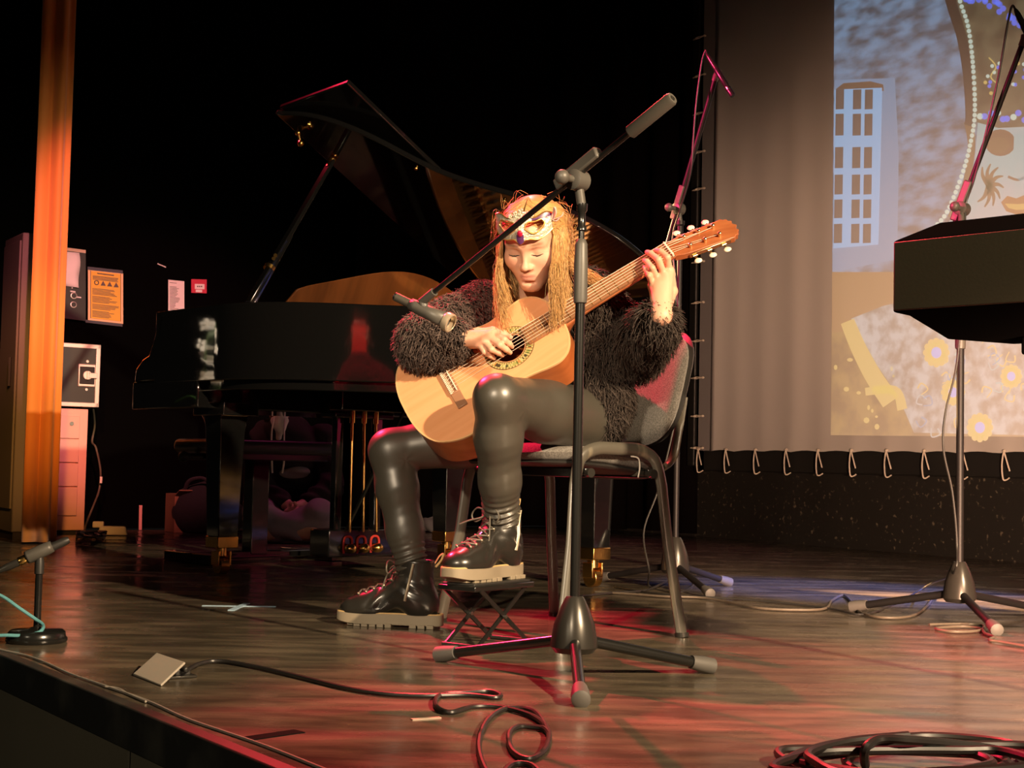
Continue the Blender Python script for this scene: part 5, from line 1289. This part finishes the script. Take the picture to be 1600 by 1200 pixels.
mb = MB(); mb.box(c+SU*.002, (.10, .01, .13), RW_); lt = mb.build('latch', m_alu, t, bevel=.01)
mb = MB(); mb.box(c+SU*.008, (.085, .006, .10), RW_); mb.build('latch_dish', m_line, lt, bevel=.008)
mb = MB(); mb.cyl(c+SU*.008, c+SU*.02, .026); mb.box(c+SU*.018+SN*.03, (.05, .008, .03), RW_); mb.box(c+SU*.022, (.012, .012, .05), RW_); mb.build('latch_key', m_alu, lt, bevel=.002)
mb = MB()
for sz in (.10, fh-.10): mb.cyl(c+SU*.0+SN*.0+V3(0, 0, sz-fh/2), c+SU*.006+V3(0, 0, sz-fh/2), .008, seg=8)
mb.build('rivet', m_alu, t)
reparent(t)
# connector panel, papers, notice, small red sign on the black side wall
def flat(mb, px0, py0, px1, py1, h, sk=.13):
    a = [wl(px0, py0, h), wl(px1, py0+sk*(px1-px0), h), wl(px1, py1+sk*(px1-px0), h), wl(px0, py1, h)]; b = [p-SU*.003 for p in a]
    return mb.add(a+b, [(0, 1, 2, 3), (7, 6, 5, 4), (0, 4, 5, 1), (1, 5, 6, 2), (2, 6, 7, 3), (3, 7, 4, 0)])
m_pbox = mat('panel_black', (.012, .011, .010), .5); m_paper = mat('white_paper', (.82, .74, .74), .7); m_ink = mat('printed_ink', (.12, .09, .09), .7)
t = thing('connector_panel', 'black connector panel with round sockets on the side wall above the flight case', 'panel', wl(100, 450))
mb = MB(); flat(mb, 60, 386, 134, 492, .035); mb.build('box', m_pbox, t, smooth=False)
mb = MB(); flat(mb, 60, 381, 134, 386, .036); mb.build('top_strip', mat('beige_strip', (.62, .45, .32), .6), t, smooth=False)
for (x, y) in ((95, 460), (115.5, 462), (95, 473), (115, 476), (75, 458), (75, 471)):
    mb = MB(); c = wl(x, y, .038); mb.tube([c+SN*.017*math.cos(a)+V3(0, 0, .017*math.sin(a)) for a in np.linspace(0, 2*math.pi, 22)[:-1]], .0028, 6, closed=True); sk = mb.build('socket', m_alu, t)
mb = MB()
for (x, y, w) in ((93, 453, 6), (110, 454, 8), (119, 463, 8), (112, 448.5, 1.6)): flat(mb, x, y, x+w, y+2, .037)
mb.build('socket_label', m_paper, t, smooth=False)
reparent(t)
t = thing('paper_sheet', 'blank sheet of paper taped over the black connector panel', 'paper', wl(108, 415))
mb = MB(); g = []
for i in range(9):
    r_ = []
    for j in range(7):
        x = 78+46*j/6+1.6*math.sin(i*.7)*(j/6); y = 390.5+(53+1.5*j/6)*i/8+.10*(x-78); r_.append(wl(x, y, .044+.012*math.sin(i*.5+j*.6)**2))
    g.append(r_)
mb.grid(g); mb.build('sheet', m_paper, t, solidify=.001)
reparent(t)
t = thing('safety_notice', 'yellow printed safety notice with warning symbols on the dark side wall', 'notice', wl(165, 462))
m_yel = mat('yellow_print', (.80, .46, .05), .6); m_blu = mat('dark_tape', (.05, .05, .07), .6); m_edge = mat('notice_margin', (.80, .55, .30), .6)
mb = MB(); flat(mb, 137.5, 421, 192.5, 500, .010, .11); mb.build('margin', m_edge, t, smooth=False)
mb = MB(); flat(mb, 141.5, 423, 189, 497, .013, .11); mb.build('print', m_yel, t, smooth=False)
mb = MB(); rs = random.Random(11)
flat(mb, 152, 426.2, 178, 427.8, .0150)
for k in range(4): flat(mb, 145, 430.5+1.7*k, 186-rs.random()*3, 431.3+1.7*k, .0150, .11)
for k in range(26):
    if k in (6, 13, 19): continue
    flat(mb, 144.5, 450+1.75*k, 146+rs.uniform(24, 40), 450.7+1.75*k, .0150, .11)
flat(mb, 141.5, 423, 142.1, 497, .0150); flat(mb, 188.4, 423+5, 189, 497+5, .0150)
for k in range(4):
    x = 151+10.2*k; y = 441.5+1.2*k; mb2 = mb
    if k == 0:
        c = wl(x, y, .015); mb.tube([c+SN*.0125*math.cos(a)+V3(0, 0, .0125*math.sin(a)) for a in np.linspace(0, 2*math.pi, 16)[:-1]], .003, 5, closed=True)
    else: mb.add([wl(x-4, y+3.4, .015), wl(x+4, y+3.9, .015), wl(x, y-4, .015)], [(0, 1, 2)])
mb.build('lettering', m_ink, t, smooth=False)
mb = MB(); flat(mb, 137, 416.5, 192, 421.5, .012, .11); flat(mb, 133.5, 499.5, 191.5, 504, .012, .11); mb.build('tape_strip', m_blu, t, smooth=False)
reparent(t)
t = thing('paper_list', 'narrow printed list on white paper left of the small red sign', 'paper', wl(275, 465))
mb = MB(); flat(mb, 263, 437, 288, 493, .010, .10); mb.build('sheet', m_paper, t, smooth=False)
mb = MB()
for k in range(22):
    if k in (1, 2): continue
    flat(mb, 265.5, 441+2.1*k, 267+rs.uniform(5, 14), 441.7+2.1*k, .0125, .10)
mb.build('lettering', m_ink, t, smooth=False); reparent(t)
t = thing('red_sign', 'small red sign with white label on the wall above the piano keyboard', 'sign', wl(311, 446))
mb = MB(); flat(mb, 299, 436, 323, 457.5, .02, .03); mb.build('plate', mat('sign_red', (.55, .015, .06), .5), t, smooth=False)
mb = MB(); flat(mb, 304.5, 443.5, 319.5, 451.5, .0235, .03); flat(mb, 306, 452.5, 316, 456.5, .0235, .03); mb.build('label', m_paper, t, smooth=False)
mb = MB()
for k in range(3): flat(mb, 308+3*k, 446.5, 310+3*k, 448.5, .0255, .03)
mb.build('lettering', m_ink, t, smooth=False); reparent(t)
t = thing('switch_box', 'small dark switch box with two pale tags below the printed list', 'switch box', wl(288, 510))
mb = MB(); flat(mb, 282, 493, 298, 536, .02, .03); mb.build('housing', mat('switch_housing', (.025, .018, .016), .6), t, smooth=False)
for y in (497.5, 516.5):
    mb = MB(); flat(mb, 287, y, 294, y+2.6, .0235, -.06); mb.build('tag', m_paper, t, smooth=False)
reparent(t)
mb = MB(); mb.tube([wl(246, 412, .01), wl(253, 415, .012), wl(259, 417.5, .01)], .004, 6); tag(mb.build('tape_scrap', m_paper), 'scrap of white tape stuck high on the black wall', 'tape')

# power strip with plugs and cords by the drawers
p_ = G(176, 837); ps = nrm(V3(1, .18, 0)); t = thing('power_strip', 'white power strip on the floor beside the drawer pedestal', 'power strip', p_)
Rp = np.stack([ps, np.cross(V3(0, 0, 1), ps), V3(0, 0, 1)], 1); m_wpl = mat('white_plastic', (.78, .72, .70), .4)
mb = MB(); mb.box(p_+V3(0, 0, .028), (.16, .06, .05), Rp, .86); mb.build('housing', m_wpl, t, bevel=.008)
mb = MB(); mb.box(p_-ps*.075+V3(-.01, .02, .06), (.06, .045, .035), Rp); mb.build('plug', m_wpl, t, bevel=.006)
mb = MB(); mb.box(p_+ps*.03+V3(0, 0, .054), (.07, .035, .004), Rp); mb.build('socket_row', m_line, t); reparent(t)
def cable(name, pts, r, m, label, cat='cable', group=None, n=8):
    mb = MB(); mb.tube(catmull(pts, n), r, 8); return tag(mb.build(name, m), label, cat, group)
m_cab = mat('black_cable', (.018, .016, .015), .42, spec=.6); m_cab2 = mat('pale_cable', (.10, .082, .06), .5); m_cabw = mat('thin_white_cord', (.36, .32, .27), .6)
rs = random.Random(21); pts = []
for k in range(60):
    a = k*.83; pts.append(G(142+20*math.sin(a*1.3)+rs.uniform(-5, 5), 835+4*math.cos(a*.9)+rs.uniform(-2, 2), .012+.05*abs(math.sin(k*.61))*(1 if k % 3 else .3)))
cable('cable_tangle', pts, .005, m_cab, 'tangle of black cables on the floor in front of the drawer pedestal', n=5)
cable('hanging_cable', [wl(146, 640, .05), W(148, 665, 8.6), W(144, 690, 8.55), W(150, 700, 8.5), W(157, 735, 8.5), W(155, 765, 8.5), W(146, 790, 8.4), W(136, 815, 8.3), G(130, 838, .01)], .006, m_cab2, 'thin grey cable hanging from the flight case down to the floor')
mb = MB(); mb.box(W(158, 750, 8.48), (.014, .014, .04)); tag(mb.build('cable_tag', m_wpl, bevel=.003), 'small white tag on the hanging grey cable', 'tag')
# carton, dark bag and lath on the floor at the back
cb_ = G(236, 832)+SN*.2; t = thing('cardboard_box', 'brown cardboard box in the dark corner left of the piano leg', 'box', cb_); Rc = np.stack([SN, SU, V3(0, 0, 1)], 1)
m_card = mat('cardboard', (.22, .11, .05), .85)
mb = MB(); mb.box(cb_+V3(0, 0, .115), (.18, .16, .23), Rc); mb.build('carton', m_card, t, bevel=.003); mb = MB(); mb.box(cb_+V3(0, 0, .235)-SN*.05+SU*.11, (.08, .08, .006), Rc@np.array([[1, 0, 0], [0, .9, -.43], [0, .43, .9]])); mb.build('flap', m_card, t); reparent(t)
E_ = SDF(V3(-2.15, 8.0, -.01), V3(-1.45, 9.0, .5), .012); gb = G(290, 833)+SN*.1
E_.ell(gb+V3(0, 0, .12), (.18, .14, .15), k=.04); E_.ell(gb+V3(.10, .02, .10), (.16, .13, .11), k=.05); E_.cone(gb+V3(-.12, 0, .22), gb+V3(.05, .02, .27), .03, .05, .06); E_.cut((0, 0, .002), (0, 0, -1))
a, b = E_.mesh(); bg = npobj('duffel_bag', relax(a, b, 3), b, mat('bag_cloth', (.012, .011, .011), .9, bump=(30, .5, .01))); tag(bg, 'black slumped bag on the floor beside the cardboard box', 'bag')
mb = MB(); mb.tube(catmull([gb+V3(-.10, -.05, .24), gb+V3(-.06, -.10, .31), gb+V3(.03, -.10, .32), gb+V3(.08, -.06, .22)], 6), .012, 8, flat=.4); mb.build('handle', mat('bag_strap', (.02, .018, .018), .8), bg)
mb = MB(); q = G(219, 829); mb.bar(q+V3(0, 0, .003), q+V3(-.01, .03, .15), .018, .01); tag(mb.build('wooden_lath', mat('red_lath', (.5, .22, .2), .6)), 'short pale lath leaning in front of the cardboard box', 'lath')
pl0, pl1 = G(443, 836), G(560, 838); mb = MB(); mb.bar(pl0+V3(0, 0, .018), pl1+V3(0, 0, .018), .05, .036); tag(mb.build('floor_batten', mat('floor_batten_wood', (.22, .12, .10), .6), bevel=.003), 'flat wooden batten on the floor in front of the person in the hoodie', 'batten')
cl_ = SDF(V3(-.62, 8.2, -.01), V3(-.15, 9.2, .3), .010); gq = G(694, 832); cl_.ell(gq+V3(0, 0, .05), (.15, .11, .08), k=.03); cl_.ell(gq+V3(.09, 0, .09), (.07, .07, .07), k=.05); cl_.ell(gq+V3(-.10, .0, .03), (.12, .10, .05), k=.05); cl_.cut((0, 0, .002), (0, 0, -1))
a, b = cl_.mesh(); a = relax(a, b, 3); a = a+normals(a, b)*(.010*np.sin(a[:, 0]*60+a[:, 2]*50+2*np.sin(a[:, 1]*30)))[:, None]; a[:, 2] = np.maximum(a[:, 2], .002)
cp_ = npobj('cloth_heap', a, b, mat('grey_cloth', (.10, .085, .09), .9)); tag(cp_, 'crumpled grey cloth heap on the floor behind the guitarist', 'cloth')

# ------------------------------------------------------------------ stage floor: cables, tape, floor box
def gl(pts, z=.005): return [G(x, y, z) for x, y in pts]
cable('floor_cable', [V3(*G(292, 1047, .018))]+gl([(312, 1037), (345, 1033), (400, 1042), (470, 1058), (540, 1075), (600, 1084), (660, 1087), (730, 1086), (772, 1090), (782, 1086), (762, 1080), (722, 1083), (692, 1085), (681, 1093), (684, 1106), (705, 1113), (740, 1104), (782, 1105), (830, 1118), (856, 1140), (852, 1170), (825, 1186), (800, 1172), (796, 1146), (812, 1135), (848, 1138), (857, 1146), (835, 1112), (792, 1107), (762, 1125), (748, 1160), (756, 1198), (775, 1215), (800, 1195), (830, 1196), (850, 1215)], .0055),
      .0048, m_cab, 'black cable running from the floor box and coiling at the bottom of the picture', n=9)
rs = random.Random(4); pts = []
for k in range(64):
    a = k*2*math.pi/9.3; rx = 175+40*math.sin(k*.9)+rs.uniform(-25, 25); ry = 26+8*math.cos(k*1.7)
    pts.append(G(1420+rx*math.cos(a)+30*math.sin(k*.37), 1190+ry*math.sin(a)-8*math.sin(k*.23), .006+.0007*k))
cable('coiled_cable', pts, .0068, m_cab, 'heap of thick black cable coiled in the lower right corner', n=7)
cable('loop_of_cable', [G(1352, 1196, .02), G(1352, 1170, .05), G(1375, 1155, .06), G(1420, 1156, .06), G(1490, 1162, .05), G(1560, 1172, .04), G(1640, 1195, .02)], .0068, m_cab, 'black cable loop standing up on top of the coiled heap at lower right')
cable('thin_cord', gl([(-60, 1000), (0, 1015), (40, 1024), (75, 1037), (110, 1053), (165, 1072), (230, 1095), (290, 1122), (350, 1143), (400, 1160), (440, 1175), (490, 1195), (540, 1215)], .003), .0026, m_cabw, 'thin pale cord taped along the front edge of the stage')
cable('thin_cord', gl([(165, 1073), (185, 1076), (200, 1084), (228, 1096)], .0035), .0022, m_cabw, 'short loose end beside the pale cord at the stage edge')
cable('floor_cable', gl([(930, 925), (985, 928), (1040, 932), (1098, 934), (1150, 943), (1185, 950), (1240, 953), (1288, 951), (1300, 938), (1318, 930), (1330, 940), (1345, 957), (1380, 965), (1425, 962), (1450, 945), (1458, 930)], .006), .0042, m_cab2, 'brown cable snaking across the floor from the piano to the right microphone stand')
cable('floor_cable', gl([(1452, 976), (1500, 975), (1535, 977), (1530, 985), (1490, 987), (1462, 982), (1500, 979), (1531, 982), (1540, 990), (1553, 995), (1546, 1000), (1570, 1004), (1650, 1018)], .006), .0042, m_cab2, 'small flat loop of cable by the front foot of the right microphone stand')
cable('floor_cable', gl([(905, 932), (960, 926), (1010, 922), (1048, 905)], .006), .0042, m_cab, 'black cable on the blue lit floor behind the chair')
m_tape = mat('blue_tape', (.42, .62, .78), .6)
t = thing('tape_cross', 'light blue tape cross marking a spot on the stage floor', 'tape', G(375, 947))
def tape(p, q, w, z):
    d = nrm(q-p); n = V3(-d[1], d[0], 0)*w/2; mb = MB(); up_ = V3(0, 0, z)
    mb.add([p-n, q-n, q+n, p+n, p-n+up_, q-n+up_, q+n+up_, p+n+up_], [(3, 2, 1, 0), (4, 5, 6, 7), (0, 1, 5, 4), (1, 2, 6, 5), (2, 3, 7, 6), (3, 0, 4, 7)]); return mb
tape(G(316, 946.5), G(431, 948), .018, .0012).build('tape_strip', m_tape, t, smooth=False); tape(G(361, 954), G(386, 943), .020, .0018).build('tape_strip', m_tape, t, smooth=False); reparent(t)
m_gaff = mat('black_gaffer', (.008, .008, .008), .9, spec=.05)
for (a, b, w, lab) in (((385, 1155), (468, 1143), .03, 'torn black tape patch over the pale cord near the stage edge'),):
    tag(tape(G(*a), G(*b), w, .0015).build('tape_patch', m_gaff, smooth=False), lab, 'tape')
mb = tape(G(643, 1125), G(688, 1122), .010, .002); tag(mb.build('tape_scrap', mat('pale_tape', (.45, .35, .27), .6), smooth=False), 'small pale tape scrap on the red lit floor', 'tape')
mb = tape(G(1050, 905), G(1060, 906), .01, .002)
# floor box with raised metal lid
m_lidm = mat('brushed_lid', (.46, .42, .35), .42, .15, bump=(6, .15, .002, (1, 30, 1)))
f0 = G(262, 1072); t = thing('floor_box', 'small floor socket box with its square grey metal lid standing open', 'floor box', f0)
a_, b_ = G(207, 1056), G(251, 1073); cL, dLp = W(289, 1034, (a_[1]+b_[1])/2+.035), W(237, 1020, (a_[1]+b_[1])/2+.06)
cL = b_+(cL-b_); dLp = a_+(cL-b_); nl = nrm(np.cross(b_-a_, cL-b_)); nl = nl if nl[2] > 0 else -nl
up_ = V3(0, 0, .004)
mb = MB(); q = [a_+up_, b_+up_, cL, dLp]; mb.add(q+[p-nl*.005 for p in q], [(0, 1, 2, 3), (7, 6, 5, 4), (0, 4, 5, 1), (1, 5, 6, 2), (2, 6, 7, 3), (3, 7, 4, 0)]); mb.build('lid', m_lidm, t, bevel=.002)
mb = MB(); base_c = G(279, 1058); dB = nrm(b_-a_); nB = V3(-dB[1], dB[0], 0)
mb.box(base_c+V3(0, 0, .003), (.05, .06, .005), np.stack([dB, nB, V3(0, 0, 1)], 1)); mb.build('frame', m_gunm, t, bevel=.001)
mb = MB(); mb.box(base_c+V3(.004, 0, .011), (.026, .034, .014), np.stack([dB, nB, V3(0, 0, 1)], 1)); mb.cyl(base_c+V3(0, 0, .02), G(292, 1047, .018), .006); mb.build('plug', m_blackp, t, bevel=.003); reparent(t)

# white orchid standing off to the left, seen mirrored in the piano's glossy cheek
def orchid(o):
    t = thing('potted_orchid', 'white orchid in a pot on a low stand, mirrored in the shiny piano case', 'orchid', o)
    mb = MB(); mb.lathe(o, (0, 0, 1), [(.05, 0), (.065, .11), (.068, .12), (.06, .12)], 20); mb.build('pot', mat('pot_glaze', (.5, .4, .3), .3), t)
    mb = MB(); mb.tube(catmull([o+V3(0, 0, .11), o+V3(.01, 0, .28), o+V3(.03, -.01, .42), o+V3(-.03, -.03, .50)], 8), .004, 6); mb.build('stem', mat('green_stem', (.08, .16, .04), .5), t)
    rs = random.Random(3); mw = mat('white_petal', (.85, .80, .72), .6)
    for k in range(9):
        c = o+V3(.03-.011*k+rs.uniform(-.035, .035), rs.uniform(-.05, .03), .25+.03*k+rs.uniform(-.015, .015)); mb = MB(); nq = nrm(V3(rs.uniform(-.2, .9), rs.uniform(-1, .2), rs.uniform(-.2, .4))); Rq = basis(nq)
        for j in range(5):
            a = 2*math.pi*j/5+.3; v = Rq@V3(math.cos(a), math.sin(a), 0); mb.ell(c+v*.019, (.019, .014, .004), np.stack([v, np.cross(nq, v), nq], 1), su=10, sv=6)
        mb.ell(c+nq*.006, .006, su=8, sv=6); mb.build('blossom', mw, t)
    for k in range(4):
        a = 1.6*k; mb = MB(); v = V3(math.cos(a), math.sin(a), 0); mb.tube(catmull([o+V3(0, 0, .11), o+v*.07+V3(0, 0, .16), o+v*.15+V3(0, 0, .13)], 6), [.006]+[.024]*11+[.004], 8, flat=.15) if False else mb.tube(catmull([o+V3(0, 0, .11), o+v*.07+V3(0, 0, .16), o+v*.15+V3(0, 0, .13)], 6), [.008+.016*math.sin(math.pi*i/12) for i in range(13)], 8, flat=.18); mb.build('leaf', mat('green_leaf', (.05, .12, .03), .4), t)
    reparent(t)
hq = PL(325, 552, PP(0, 1.46), PTv); dq = nrm(hq-CC); rq = nrm(dq-2*np.dot(dq, PTv)*PTv); oq = hq+rq*1.25-V3(0, 0, .36)
orchid(oq)
t = thing('plant_table', 'small round table carrying the white orchid at the left of the stage', 'table', V3(oq[0], oq[1], 0))
mb = MB(); mb.lathe(V3(oq[0], oq[1], oq[2]-.026), (0, 0, 1), [(.16, 0), (.165, .012), (.16, .025)], 28); mb.build('tabletop', m_blackp, t)
mb = MB(); mb.cyl(V3(oq[0], oq[1], .02), V3(oq[0], oq[1], oq[2]-.026), .02); mb.build('post', m_blackm, t)
mb = MB(); mb.lathe(V3(oq[0], oq[1], 0), (0, 0, 1), [(.13, 0), (.13, .012), (.03, .03)], 28); mb.build('base', m_blackm, t); reparent(t)
